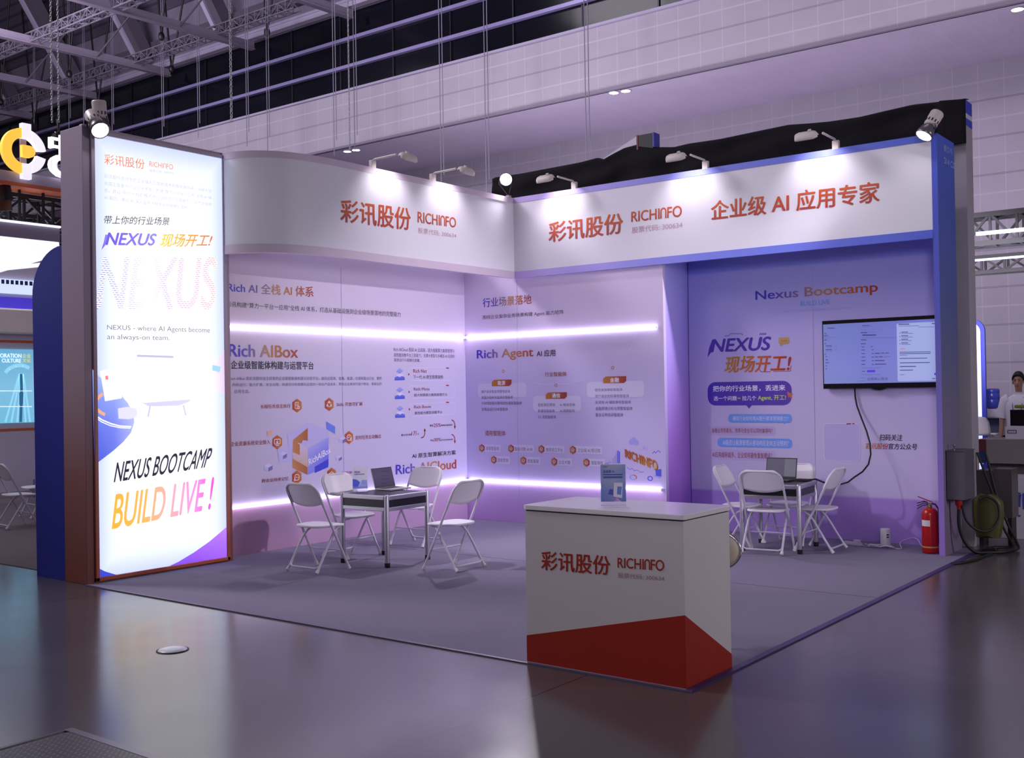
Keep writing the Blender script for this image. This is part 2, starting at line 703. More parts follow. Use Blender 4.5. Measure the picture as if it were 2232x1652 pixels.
# ================================================================== COLOURS OF PRINT
P1, P2_, P3, P4 = (66, 44, 196), (128, 108, 160), (190, 134, 74), (168, 46, 34)
def rainbow(ax):
    return gmat('violet_gold_red_ink', ax, [(0, P1), (0.12, P1), (0.36, P2_), (0.55, P3), (0.75, (184, 104, 52)), (1, P4)])
inkA, inkB = rainbow(1), rainbow(0)
redv = gmat('orange_red_ink', 2, [(0, (168, 58, 44)), (1, (206, 92, 48))])
redc = gmat('deep_red_ink', 2, [(0, (150, 34, 20)), (1, (160, 40, 18))])
black = flat('black_ink', (30, 26, 48))
dgrey = flat('grey_ink', (88, 78, 116))
brown = flat('brown_ink', (158, 92, 62))
maroon = flat('maroon_ink', (142, 48, 56))
pale = flat('pale_card_ink', (222, 214, 246))
pale2 = flat('faint_card_ink', (214, 206, 240))
white = flat('white_ink', (245, 240, 255))
blueink = flat('blue_ink', (104, 128, 232))
bluelt = flat('light_blue_ink', (112, 156, 238))
goldink = flat('gold_ink', (184, 118, 52))
violet = flat('violet_ink', (70, 42, 172))
lime = flat('lime_ink', (206, 226, 70))
hexg = gmat('gold_red_ink_across', 0, [(0, (188, 122, 40)), (1, (150, 40, 30))])
hexgA = gmat('gold_red_ink_along', 1, [(0, (170, 54, 30)), (1, (196, 120, 44))])
goldred = gmat('gold_red_letters', 0, [(0, (190, 130, 40)), (0.55, (196, 96, 44)), (1, (170, 40, 40))])
seam_m = flat('panel_seam', (168, 154, 206))
greylogo = flat('pale_rose_ink', (190, 150, 168))

# ================================================================== TOWER WITH LIGHT BOX
TX0, TX1, TY0, TY1, TZ = -0.170, 0.2125, -5.652, -4.02, 4.212
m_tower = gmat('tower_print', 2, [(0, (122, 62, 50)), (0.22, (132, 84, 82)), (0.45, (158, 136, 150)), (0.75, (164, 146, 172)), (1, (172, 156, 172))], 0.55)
tower = thing('lightbox_tower', 'tall square tower at the carpet corner carrying a glowing white light box poster', 'light box', (0.02, -4.84, 0))
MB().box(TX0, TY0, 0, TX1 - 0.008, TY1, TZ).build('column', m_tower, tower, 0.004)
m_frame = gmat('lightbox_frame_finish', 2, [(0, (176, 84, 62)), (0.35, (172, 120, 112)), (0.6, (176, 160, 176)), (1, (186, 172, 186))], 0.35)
fa, fb, fz0, fz1 = TY0 + 0.075, TY1 - 0.055, 0.02, TZ - 0.03
fr = MB()
for a, b, c_, d in ((fa, fz0, fa + 0.035, fz1), (fb - 0.035, fz0, fb, fz1), (fa, fz0, fb, fz0 + 0.035), (fa, fz1 - 0.035, fb, fz1)):
    fr.box(TX1 - 0.01, a, b, TX1 + 0.022, c_, d)
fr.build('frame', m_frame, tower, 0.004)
m_box = bpy.data.materials.new('backlit_fabric')
t = NT(m_box)
v, s = t.co('Generated')
e = t.m('MINIMUM', t.m('MINIMUM', s[1], t.m('SUBTRACT', 1.0, s[1])), t.m('MULTIPLY', t.m('MINIMUM', s[2], t.m('SUBTRACT', 1.0, s[2])), 2.3))
c = t.ramp(e, [(0.0, lin((196, 206, 250))), (0.10, lin((232, 238, 255))), (0.25, lin((250, 250, 255)))])
t.l(c, t.b.inputs['Emission Color'])
t.b.inputs['Emission Strength'].default_value = 1.08
t.b.inputs['Base Color'].default_value = (0.08, 0.12, 0.13, 1)
MB().box(TX1 - 0.008, fa + 0.03, fz0 + 0.03, TX1 + 0.006, fb - 0.03, fz1 - 0.03).build('lit_poster', m_box, tower)
E_ = 0.85
def lit(name, col, e=E_):
    m = flat(name, col, e)
    return m
def glit(name, ax, stops, e=E_, **k):
    return gmat(name, ax, stops, emit=e, **k)
pr = Print(tower, 0, TX1 + 0.006, cL1, 0.0025)
l_red = glit('lit_orange_letters', 2, [(0, (232, 120, 84)), (1, (240, 140, 70))])
l_faint = lit('lit_faint_grey', (192, 190, 214))
l_dark = lit('lit_dark_letters', (44, 36, 60), 0.5)
l_grey = lit('lit_grey_letters', (104, 100, 116), 0.7)
l_vio = glit('lit_violet_letters', 1, [(0, (110, 86, 214)), (1, (150, 140, 246))])
l_gold = glit('lit_yellow_letters', 1, [(0, (246, 222, 70)), (0.45, (244, 176, 66)), (1, (226, 112, 66))])
pr.quad('logo_lettering', '彩讯股份', l_red, (150, 246), (430, 283), (430, 213), (150, 176), 0.0)
pr.quad('logo_lettering', 'RICHInFO', l_red, (462, 262), (626, 285), (626, 250), (462, 226), -0.004)
pr.quad('small_lettering', '股票代码: 300634', l_faint, (462, 300), (626, 318), (626, 300), (462, 282))
for s_, (x0, yb, x1, yb1) in (('彩讯股份是领先的企业级人工智能技术和服务提供商，深耕大型', (150, 343, 893, 446)),
                              ('央国企及重点行业二十余年，构建“算力一平台一应用”全栈 AI 体', (150, 394, 893, 492)),
                              ('系，并以“平台 + FDE”模式将行业经验与工程能力沉淀为企业级', (150, 442, 893, 538)),
                              ('AI 能力，推动 AI 深入业务流程并实现规模化落地。', (150, 491, 735, 563))):
    pr.quad('paragraph_lettering', s_, l_faint, (x0, yb), (x1, yb1), (x1, yb1 - 24), (x0, yb - 30))
pr.quad('headline_lettering', '带上你的行业场景', l_dark, (147, 660), (600, 670), (604, 616), (152, 602), 0.004, 0.12)
pr.quad('slogan_lettering', 'NEXUS', l_vio, (158, 808), (500, 812), (516, 728), (166, 718), 0.02, 0.15, 5)
pr.poly('slogan_lettering', l_vio, [(158, 735), (176, 735), (160, 805), (130, 842), (146, 790)])
pr.quad('slogan_lettering', '现场开工!', l_gold, (533, 822), (888, 818), (903, 732), (545, 728), 0.012, 0.2)
# the big dashed word
m_dash = bpy.data.materials.new('lit_dashed_letters')
t = NT(m_dash)
v, s = t.co('Generated')
hue = t.ramp(s[1], [(0, lin((110, 100, 216))), (0.25, lin((176, 176, 240))), (0.42, lin((226, 232, 250))), (0.55, lin((190, 160, 236))), (0.75, lin((222, 150, 206))), (1, lin((236, 140, 140)))])
fz = t.m('LESS_THAN', t.m('FRACT', t.m('MULTIPLY', s[2], 30)), 0.36)
rowi = t.m('FLOOR', t.m('MULTIPLY', s[2], 30))
fd = t.m('LESS_THAN', t.m('FRACT', t.m('ADD', t.m('MULTIPLY', s[1], 34), t.m('MULTIPLY', rowi, 0.37))), 0.8)
c = t.mix(t.m('MULTIPLY', fz, fd), lin((252, 252, 255)), hue)
t.l(c, t.b.inputs['Emission Color']); t.l(c, t.b.inputs['Base Color'])
t.b.inputs['Emission Strength'].default_value = 1.0
pr.quad('dashed_word_lettering', 'NEXUS', m_dash, (88, 1255), (912, 1255), (940, 886), (140, 888), 0.012, 0.0, 6)
pr.quad('tagline_lettering', 'NEXUS - where AI Agents become', l_grey, (170, 1402), (881, 1424), (881, 1378), (170, 1360), -0.008)
pr.quad('tagline_lettering', 'an always-on team.', l_grey, (170, 1470), (602, 1476), (602, 1432), (170, 1424), -0.008)
l_pb = lit('lit_pale_blue', (212, 230, 252))
pr.poly('tagline_bar', l_pb, [(134, 1360), (146, 1362), (146, 1432), (134, 1430)])
pr.poly('tagline_bar', l_pb, [(134, 1444), (146, 1446), (146, 1464), (134, 1462)])
pr.c = cL2
l_sw = glit('lit_blue_swoosh', 2, [(0, (58, 76, 206)), (0.35, (98, 116, 226)), (0.7, (148, 172, 242)), (1, (206, 220, 252))], ax2=1, stops2=[(0, (70, 90, 214)), (0.5, (130, 140, 232)), (1, (236, 240, 255))], fac2=0.4)
pr.poly('swoosh', l_sw, [(66, 138), (110, 185), (170, 235), (235, 285), (300, 360), (338, 430), (345, 490), (322, 560), (270, 622), (205, 680), (140, 730), (80, 775), (72, 460)])
l_arc = lit('lit_white_line', (255, 255, 255), 1.0)
pr.line('swoosh_line', l_arc, [(80, 440), (130, 475), (190, 500), (250, 516), (325, 520)], 0.012, 0.0006)
pr.line('swoosh_line', l_arc, [(80, 452), (125, 487), (185, 513), (250, 527), (320, 530)], 0.008, 0.0006)
l_or = lit('lit_orange_arc', (236, 170, 130))
pr.line('orange_arc', l_or, [(135, 300), (100, 330), (85, 365), (92, 400), (120, 425), (150, 440)], 0.03, 0.0008)
l_card = lit('lit_white_card', (244, 244, 255), 0.95)
pr.poly('picture_card', l_card, [(118, 150), (232, 128), (262, 330), (150, 350)], 0.001)
pr.poly('picture_card_mark', lit('lit_coral', (238, 130, 120)), [(150, 182), (168, 178), (172, 204), (154, 208)], 0.0015)
pr.poly('picture_screen', l_faint, [(362, 40), (606, 48), (606, 62), (362, 54)], 0.001)
pr.poly('picture_table', lit('lit_grey_white', (206, 204, 236)), [(400, 362), (720, 338), (715, 352), (640, 380), (440, 384)], 0.001)
pr.line('picture_table', lit('lit_leg', (190, 188, 226)), [(450, 384), (436, 455)], 0.014, 0.001)
pr.line('picture_table', lit('lit_leg_b', (190, 188, 226)), [(672, 376), (688, 445)], 0.014, 0.001)
pr.poly('picture_stool', lit('lit_stool', (222, 220, 246)), [(236, 398), (300, 388), (362, 400), (362, 455), (310, 470), (240, 466)], 0.0012)
l_bub = lit('lit_bubble', (150, 200, 246))
pr.poly('picture_bubble', l_bub, [(866, 108), (920, 118), (918, 150), (905, 160), (898, 152), (864, 146)], 0.001)
pr.poly('side_swoosh', glit('lit_lilac_swoosh', 1, [(0, (246, 242, 255)), (1, (206, 186, 244))]), [(952, 0), (952, 300), (900, 290), (840, 240), (870, 120)], 0.0004)
pr.quad('banner_lettering', 'NEXUS BOOTCAMP', l_dark, (207, 893), (835, 790), (872, 658), (230, 757), 0.01, 0.0, 5)
l_bl = glit('lit_gold_pink_letters', 1, [(0, (240, 180, 50)), (0.3, (244, 180, 90)), (0.55, (246, 170, 170)), (0.8, (240, 140, 210)), (1, (214, 70, 196))])
pr.quad('large_banner_lettering', 'BUILD LIVE !', l_bl, (193, 1207), (852, 1072), (880, 852), (221, 968), 0.012, 0.0, 5)
l_pv = glit('lit_violet_swoosh', 1, [(0, (120, 84, 236)), (0.5, (150, 80, 232)), (1, (176, 110, 240))], ax2=2, stops2=[(0, (98, 50, 220)), (1, (190, 140, 250))], fac2=0.45)
pr.poly('corner_swoosh', l_pv, [(540, 1468), (640, 1420), (740, 1360), (840, 1290), (930, 1215), (966, 1182), (970, 1405), (760, 1436)])
pr.poly('corner_swoosh', lit('lit_blue_corner', (56, 70, 200)), [(96, 1458), (150, 1485), (210, 1503), (262, 1513), (98, 1541)])
pr.done()

# rounded blue board behind the tower
pts = []
zt, zc, xo, xi = 3.14, 2.70, -0.705, -0.172
for i in range(13):
    a = math.radians(90 * i / 12)
    pts.append((xi - (xi - xo) * math.sin(a), -5.65, zc + (zt - zc) * math.cos(a)))
pts += [(xo + 0.03, -5.65, 0.0), (xi, -5.65, 0.0)]
m_navy = mat('navy_board', (22, 34, 140), 0.5)
bb = MB().prism(pts, (0, 0.3, 0))
tag(bb.build('arched_board', m_navy), 'deep blue upright board with a rounded shoulder flush against the tower', 'board')

# ================================================================== WALLS OF THE BOOTH
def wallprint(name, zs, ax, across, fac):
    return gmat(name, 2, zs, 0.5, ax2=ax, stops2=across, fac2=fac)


ZA = 3.7
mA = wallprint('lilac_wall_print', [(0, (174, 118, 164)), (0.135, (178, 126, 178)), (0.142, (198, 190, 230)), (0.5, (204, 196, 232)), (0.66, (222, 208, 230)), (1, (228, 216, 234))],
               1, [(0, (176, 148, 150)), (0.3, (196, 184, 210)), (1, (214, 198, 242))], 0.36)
wallA = thing('display_wall', 'lilac booth wall printed with a cube picture and orange hexagon icons', 'wall', (0, -2.0, 0))
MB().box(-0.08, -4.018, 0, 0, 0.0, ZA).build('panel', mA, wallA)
MB().box(-0.005, -4.018, CT, 0.012, -3.98, ZA - 0.3).build('edge_profile', mat('profile_lilac', (182, 160, 190), 0.4), wallA)
pr = Print(wallA, 0, 0.0, cA)
pr.quad('headline_lettering', 'Rich AI 全栈 AI 体系', inkA, (18, 172), (592, 208), (592, 136), (18, 104), 0.012, 0, 5)
pr.quad('subtitle_lettering', '彩讯构建“算力一平台一应用”全栈 AI 体系，打造从基础设施到企业级场景落地的完整能力', black, (10, 272), (1173, 340), (1173, 306), (10, 234), 0.004)
pr.text('headline_box_lettering', 'Rich AIBox', inkA, (26, 604), (488, 532), 0.016, 0, 5)
pr.text('subtitle_box_lettering', '企业级智能体构建与运营平台', black, (40, 686), (592, 637), 0.016)
pr.text('paragraph', 'Rich AIBox 是彩讯股份自主研发的企业级智能体构建与运营平台，面向运营商、金融、能源、交通等重点行业，提供', dgrey, (32, 762), (1046, 737))
pr.text('paragraph', '内核运行、能力扩展、安全治理、快速交付到规模化运营的一体化产品体系，帮助企业高效打造个性化、智能化的', dgrey, (52, 803), (1046, 775))
pr.text('paragraph', '应用生态。', dgrey, (63, 848), (166, 823))
for i, (c_, txt, bl, tr) in enumerate((((482, 930), '长程任务自主执行', (238, 950), (438, 918)), ((696, 922), 'Skills 开放可扩展', (745, 936), (918, 905)),
                                       ((350, 1173), '企业资源系统安全接入', (38, 1203), (303, 1156)), ((828, 1143), '定时任务主动触达', (870, 1158), (1042, 1120)),
                                       ((481, 1408), '跨会话持续记忆', (246, 1445), (426, 1403)), ((712, 1388), '多模型', (773, 1389), (850, 1366)))):
    pr.k += 1
    pr.ngon('hexagon_badge', hexgA, c_, 0.078, 6, 90, 0.0005)
    pr.text('badge_lettering', txt, maroon, bl, tr, 0.008)
    x, y = c_
    if i == 0:
        pr.rrect('badge_icon', white, (x - 13, y + 20), (x + 9, y - 22), 0.007, 0.001, outline=0.006)
        for d in (-10, 0):
            pr.line('badge_icon', white, [(x - 8, y + d), (x + 4, y + d)], 0.006, 0.001)
        pr.ngon('badge_icon', white, (x + 9, y + 12), 0.019, 14, 0, 0.001, 0.006)
    elif i == 1:
        for a in (90, 210, 330):
            pr.ngon('badge_icon', white, (x + 14 * math.cos(math.radians(a)), y - 15 * math.sin(math.radians(a))), 0.014, 12, 0, 0.001, 0.006)
        pr.ngon('badge_icon', white, (x, y), 0.031, 18, 0, 0.001, 0.005)
    elif i == 2:
        pr.rrect('badge_icon', white, (x - 19, y + 14), (x + 19, y - 20), 0.007, 0.001, outline=0.007)
        pr.line('badge_icon', white, [(x, y - 12), (x, y + 6)], 0.007, 0.001)
        pr.line('badge_icon', white, [(x - 7, y - 2), (x, y + 7), (x + 7, y - 2)], 0.007, 0.001)
        pr.line('badge_icon', white, [(x - 11, y + 24), (x + 11, y + 23)], 0.007, 0.001)
    elif i == 3:
        pr.ngon('badge_icon', white, (x, y), 0.037, 20, 0, 0.001, 0.007)
        pr.line('badge_icon', white, [(x, y - 12), (x, y), (x - 9, y)], 0.007, 0.001)
        for d in (8, 16, 24):
            pr.line('badge_icon', white, [(x + 8, y + d - 4), (x + 20, y + d - 4)], 0.006, 0.0012)
    elif i == 4:
        pr.ngon('badge_icon', white, (x, y), 0.037, 20, 0, 0.001, 0.007)
        for d in (-8, 0, 8):
            pr.ngon('badge_icon', white, (x + d, y), 0.0055, 8, 0, 0.001)
        pr.line('badge_icon', white, [(x - 16, y + 8), (x - 19, y + 24), (x - 6, y + 18)], 0.007, 0.001)
    else:
        for d in (0, 12):
            pr.line('badge_icon', white, [(x - 18, y - 2 + d), (x, y - 18 + d), (x + 18, y - 2 + d), (x, y + 12 + d), (x - 18, y - 2 + d)], 0.006, 0.001)
# the printed cube
cubeo = gmat('cube_gold_face', 1, [(0, (196, 132, 78)), (1, (170, 96, 50))])
cubeb = gmat('cube_blue_face', 2, [(0, (86, 92, 228)), (0.5, (126, 132, 236)), (1, (190, 186, 242))], ax2=1, stops2=[(0, (200, 190, 240)), (1, (90, 100, 230))], fac2=0.4)
cubed = flat('cube_deep_blue', (56, 64, 214))
cubel = gmat('cube_pale_face', 2, [(0, (208, 170, 150)), (1, (206, 196, 240))])
cubep = flat('cube_ghost_face', (190, 182, 234))
pr.poly('cube_picture', cubep, [(415, 1120), (560, 1040), (690, 1090), (700, 1180), (553, 1270), (430, 1230)], 0.0003)
pr.poly('cube_picture', cubep, [(350, 1220), (440, 1200), (450, 1300), (360, 1310)], 0.0002)
pr.poly('cube_picture', cubel, [(453, 1160), (553, 1215), (553, 1340), (453, 1285)], 0.0005)
pr.poly('cube_picture', cubeb, [(553, 1215), (692, 1140), (692, 1330), (553, 1392)], 0.0005)
pr.poly('cube_picture', cubeo, [(453, 1160), (553, 1079), (553, 1165), (520, 1160), (512, 1182), (490, 1178), (472, 1196)], 0.0008)
pr.poly('cube_picture', cubeo, [(453, 1166), (500, 1190), (500, 1260), (453, 1240)], 0.0007)
pr.poly('cube_picture', cubeo, [(453, 1284), (550, 1340), (550, 1390), (453, 1345)], 0.0009)
pr.poly('cube_picture', cubed, [(600, 1338), (690, 1285), (690, 1340), (600, 1380)], 0.0009)
pr.poly('cube_picture', blueink, [(677, 1036), (736, 1070), (736, 1120), (677, 1086)], 0.0009)
pr.poly('cube_picture', flat('cube_pink', (222, 170, 160)), [(281, 1100), (316, 1092), (316, 1128), (284, 1136)], 0.0009)
dk = flat('small_cube_shade', (120, 112, 168))
lt = flat('small_cube_face', (206, 198, 240))
for x, y, r in ((290, 1342, 28), (785, 1158, 24), (760, 1280, 20), (388, 1262, 26)):
    pr.k += 1
    pr.poly('small_cube_picture', lt, [(x - r, y - r * .4), (x, y - r), (x + r, y - r * .5), (x, y + r * .1)], 0.0006)
    pr.poly('small_cube_picture', cubep, [(x - r, y - r * .4), (x, y + r * .1), (x, y + r), (x - r, y + r * .6)], 0.0006)
    pr.poly('small_cube_picture', dk, [(x, y + r * .1), (x + r, y - r * .5), (x + r, y + r * .5), (x, y + r)], 0.0006)
pr.quad('cube_lettering', 'RichAIBox', white, (560, 1330), (706, 1243), (706, 1200), (557, 1288), 0.012, 0, 3, 0.0014)
# column of cards by the corner
pr.text('paragraph', 'Rich AICloud 围绕 AI 云底座、超大规模算力集群管理与', dgrey, (1126, 568), (1530, 553))
pr.text('paragraph', '高性能训推平台三层能力，支撑大模型与多模态 AI 应用的', dgrey, (1127, 605), (1531, 590))
pr.text('paragraph', '高效运行与规模化部署。', dgrey, (1128, 637), (1303, 618))
icb = gmat('card_icon_blue', 2, [(0, (60, 80, 216)), (1, (170, 176, 242))])
for (x0, y0, x1, y1), t1, e1, t2, e2, (ix, iy) in (((1225, 762), (1531, 680), 0, 0, 0, 0, 0)[:0] or ((1225, 763, 1531, 680), 'Rich Net', (1257, 711, 1346, 688), '下一代 AI 原生智算架构', (1257, 752, 1455, 727), (1166, 720)),
                                                   ((1227, 882, 1533, 796), 'Rich Moss', (1260, 830, 1364, 809), '超大规模算力集群管理平台', (1262, 870, 1483, 846), (1167, 845)),
                                                   ((1229, 1000, 1536, 909), 'Rich Boost', (1263, 949, 1375, 926), '高性能大模型训推平台', (1266, 990, 1450, 963), (1168, 970))):
    pr.k += 1
    pr.rrect('card_outline', pale, (x0, y0), (x1, y1), 0.06, 0.0004, outline=0.007)
    pr.text('card_title_lettering', t1, maroon, e1[:2], e1[2:], 0.008)
    pr.text('card_lettering', t2, black, e2[:2], e2[2:], 0.004)
    pr.poly('card_mark', maroon, [(1475, y1 + 3), (1497, y1 + 3), (1492, y1 - 4), (1475, y1 - 4)], 0.0008)
    pr.poly('card_mark', maroon, [(x0 - 2, (y0 + y1) / 2 - 10), (x0 + 8, (y0 + y1) / 2), (x0 - 2, (y0 + y1) / 2 + 10)], 0.0008)
    pr.poly('card_icon', icb, [(ix - 33, iy + 22), (ix, iy + 6), (ix + 33, iy + 20), (ix + 33, iy + 40), (ix - 33, iy + 42)], 0.0006)
    pr.poly('card_icon', pale, [(ix - 26, iy + 8), (ix, iy - 6), (ix + 26, iy + 6), (ix, iy + 20)], 0.0009)
    pr.poly('card_icon', icb, [(ix - 24, iy - 18), (ix, iy - 40), (ix + 24, iy - 22), (ix, iy - 2)], 0.0011)
for s_, m_, bl, tr in (('累计交付超', black, (1176, 1134), (1244, 1116)), ('1万', maroon, (1245, 1130), (1281, 1100)), ('卡', black, (1282, 1126), (1294, 1113)),
                       ('降低', black, (1367, 1072), (1391, 1055)), ('25%', maroon, (1393, 1074), (1440, 1047)), ('网络设备成本', black, (1442, 1068), (1518, 1052)),
                       ('节省', black, (1369, 1170), (1392, 1154)), ('30%', maroon, (1394, 1170), (1441, 1144)), ('作业完成时间', black, (1443, 1166), (1520, 1150))):
    pr.text('figures_lettering', s_, m_, bl, tr, 0.006)
pr.k += 1
pr.line('arrow', maroon, [(1308, 1146), (1326, 1138), (1334, 1118), (1333, 1092)], 0.014)
pr.poly('arrow', maroon, [(1326, 1100), (1333, 1080), (1341, 1100)])
for yy in (1055, 1152):
    pr.k += 1
    pr.line('arrow', maroon, [(1512, yy - 30), (1526, yy - 22), (1533, yy - 5), (1534, yy + 18)], 0.014)
    pr.poly('arrow', maroon, [(1527, yy + 12), (1541, yy + 11), (1534, yy + 32)])
pr.text('cloud_subtitle_lettering', 'AI 原生智算解决方案', black, (1248, 1283), (1540, 1226), 0.012)
pr.text('cloud_headline_lettering', 'Rich AICloud', inkA, (1140, 1391), (1543, 1287), 0.016, 0, 5)
pr.line('seam', seam_m, [(774, 10), (782, 700), (797, 1500)], 0.006)
pr.done()
sk = MB().box(0, -0.165, 0.275, 0.02, -0.09, 0.40)
tag(sk.build('socket_plate', mat('socket_white', (226, 216, 232), 0.4), bevel=0.004), 'small white socket plate on the lilac wall beside the inner corner', 'socket')

ZB = 3.7

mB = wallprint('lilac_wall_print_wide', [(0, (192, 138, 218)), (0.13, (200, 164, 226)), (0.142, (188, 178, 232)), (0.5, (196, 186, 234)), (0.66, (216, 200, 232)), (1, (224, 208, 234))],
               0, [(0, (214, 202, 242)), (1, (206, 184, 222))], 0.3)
wallB = thing('display_wall', 'lilac booth wall printed with three gold heading tags and rows of small hexagons', 'wall', (1.5, 0.03, 0))
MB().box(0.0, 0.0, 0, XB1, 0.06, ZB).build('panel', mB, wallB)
m_ret = gmat('violet_return_print', 2, [(0, (166, 108, 216)), (0.3, (190, 136, 236)), (0.6, (188, 166, 248)), (1, (176, 182, 252))], 0.5)
MB().box(XB1 - 0.05, 0.06, 0, XB1 - 0.001, YN, ZB).build('return_panel', m_ret, wallB)
pr = Print(wallB, 1, 0.0, cB, -0.002)
pr.text('headline_lettering', '行业场景落地', inkB, (157, 211), (475, 124), 0.01, 0, 5)
pr.text('subtitle_lettering', '围绕企业复杂业务场景构建 Agent 能力矩阵', black, (157, 293), (686, 225), 0.004)
pr.text('headline_agent_lettering', 'Rich Agent', inkB, (118, 563), (488, 472), 0.016, 0, 5)
pr.text('headline_note_lettering', 'AI 应用', black, (510, 534), (632, 484), 0.014)
for c_ in ((291, 628), (636, 720), (1008, 605)):
    pr.k += 1
    pr.ngon('ring', goldink, c_, 0.021, 18, 0, 0.0004, 0.008)
pr.line('dashed_curve', pale, [(480, 700), (560, 714), (700, 712), (820, 690), (940, 640), (1040, 570), (1120, 480), (1170, 370)], 0.005)
for a, b, txt, bl, tr in (((216, 727), (345, 682), '能源', (255, 720), (304, 689)), ((569, 810), (707, 765), '通信', (610, 803), (664, 772)), ((945, 707), (1096, 660), '金融', (990, 702), (1049, 668))):
    pr.poly('heading_tag', hexg, [a, (b[0] - 14, a[1] - 2), (b[0], a[1] - 16), b, (a[0] + 16, b[1] + 2), (a[0], b[1] + 16)], 0.0006)
    pr.text('tag_lettering', txt, white, bl, tr, 0.012, 0, 3, 0.001)
pr.text('topic_lettering', '行业智能体', brown, (563, 664), (706, 630), 0.008)
pr.text('topic_lettering', '通用智能体', brown, (172, 1050), (306, 1017), 0.008)
for a, b in (((125, 800), (441, 703)), ((487, 890), (800, 787)), ((838, 800), (1212, 690))):
    pr.rrect('pale_card', pale2, a, b, 0.05, -0.0005)
for s_, x0, yb, x1, yt in (('用户诉求智能预警智能体', 148, 773, 336, 750), ('安监计划和安监报告智能体', 149, 810, 354, 788), ('计财域智能问答和财务报账智能体', 149, 848, 413, 825),
                           ('变电站运行分析智能体', 150, 888, 321, 865), ('智能换机预测', 518, 859, 629, 837), ('AI 精准营销', 661, 858, 760, 838), ('新通话智能体', 518, 898, 628, 877),
                           ('AI 视频彩铃', 661, 897, 760, 877), ('5G 消息智能体', 518, 938, 637, 916), ('授信发放审核智能体', 892, 760, 1072, 738), ('资产保全材料审核智能体', 893, 801, 1115, 778),
                           ('反洗钱 AI 辅助审核智能体', 894, 842, 1127, 819), ('金融舆情分析与预警智能体', 895, 884, 1138, 860), ('基金证券投研智能体', 895, 925, 1077, 901)):
    pr.text('list_lettering', s_, dgrey, (x0, yb), (x1, yt), 0.002)
for (x, y), s_, x0, yb, x1, yt in (((151, 1131), '语音智能体', 178, 1145, 263, 1122), ((342, 1134), '智能问数 AI BI', 366, 1149, 482, 1127), ((541, 1138), '数字员工平台', 572, 1154, 680, 1132),
                                   ((747, 1143), '企业级 AI 知识库', 779, 1158, 927, 1135), ((229, 1208), '智能营销', 255, 1222, 324, 1199), ((423, 1213), '智能客服', 450, 1228, 523, 1205),
                                   ((625, 1220), '企业大脑', 654, 1235, 730, 1212), ((836, 1226), '智能审核', 868, 1240, 944, 1216)):
    pr.rrect('pale_card', pale2, (x, y + 22), (x1 + 10, y - 22), 0.01, -0.0005)
    pr.k += 1
    pr.ngon('hexagon_badge', hexg, (x, y), 0.054, 6, 90, 0.0006)
    pr.ngon('badge_icon', pale, (x, y), 0.024, 12, 0, 0.001, 0.005)
    pr.line('badge_icon', pale, [(x - 6, y - 2), (x, y + 6), (x + 7, y - 7)], 0.005, 0.0012)
    pr.text('badge_lettering', s_, maroon if False else dgrey, (x0, yb), (x1, yt), 0.003)
g3 = gmat('gilded_letters', 2, [(0, (224, 180, 90)), (0.5, (190, 104, 44)), (1, (160, 70, 30))])
pr.quad('gilded_lettering', 'RICHINFO', flat('gilded_edge', (150, 90, 40)), (1094, 1196), (1306, 1284), (1304, 1222), (1092, 1142), 0.02, 0, 3, 0.0005)
pr.quad('gilded_lettering', 'RICHINFO', g3, (1088, 1190), (1300, 1277), (1298, 1214), (1086, 1135), 0.012, 0, 3, 0.001)
ib, il = flat('chart_blue', (84, 92, 222)), flat('chart_lilac', (160, 160, 232))
for i, h in enumerate((36, 52, 70, 84, 78)):
    pr.poly('bar_chart_picture', ib if i > 2 else il, [(1008 + i * 10, 1230), (1015 + i * 10, 1232), (1015 + i * 10, 1232 - h), (1008 + i * 10, 1230 - h)], 0.0005)
for i, (cx, cy, r) in enumerate(((1130, 1092, .034), (1146, 1084, .044), (1163, 1096, .034))):
    pr.ngon('cloud_picture', il, (cx, cy), r, 14, 0, 0.0004 + 0.0003 * i)
pr.text('chart_lettering', 'AI', il, (1200, 1146), (1234, 1116), 0.004)
pr.line('line_chart_picture', ib, [(1268, 1166), (1282, 1152), (1290, 1164), (1306, 1146), (1322, 1160)], 0.008)
pr.line('line_chart_picture', ib, [(1100, 1255), (1120, 1272), (1135, 1264), (1150, 1280), (1170, 1274), (1190, 1290), (1212, 1286)], 0.006)
pr.ngon('donut_picture', bluelt, (1142, 1323), 0.05, 22, 0, 0.0004, 0.012, 0.65)
pr.line('donut_picture', goldink, [(1142, 1308), (1158, 1312), (1166, 1324), (1160, 1332)], 0.012, 0.0008)
pr.k += 1
pr.ngon('donut_picture', ib, (1253, 1330), 0.038, 20, 0, 0.0004, 0.015, 0.8)
pr.poly('laptop_picture', ib, [(1288, 1274), (1326, 1268), (1326, 1318), (1290, 1312)], 0.0005)
pr.poly('laptop_picture', il, [(1262, 1306), (1290, 1312), (1326, 1322), (1316, 1330)], 0.0006)
for x, y in ((965, 1235), (985, 1228), (975, 1248)):
    pr.k += 1
    pr.line('floating_card_picture', il, [(x - 12, y + 6), (x, y - 6), (x + 14, y - 2)], 0.012)
pr.line('seam', seam_m, [(381, 35), (385, 1000), (396, 1440)], 0.005)
pr.done()

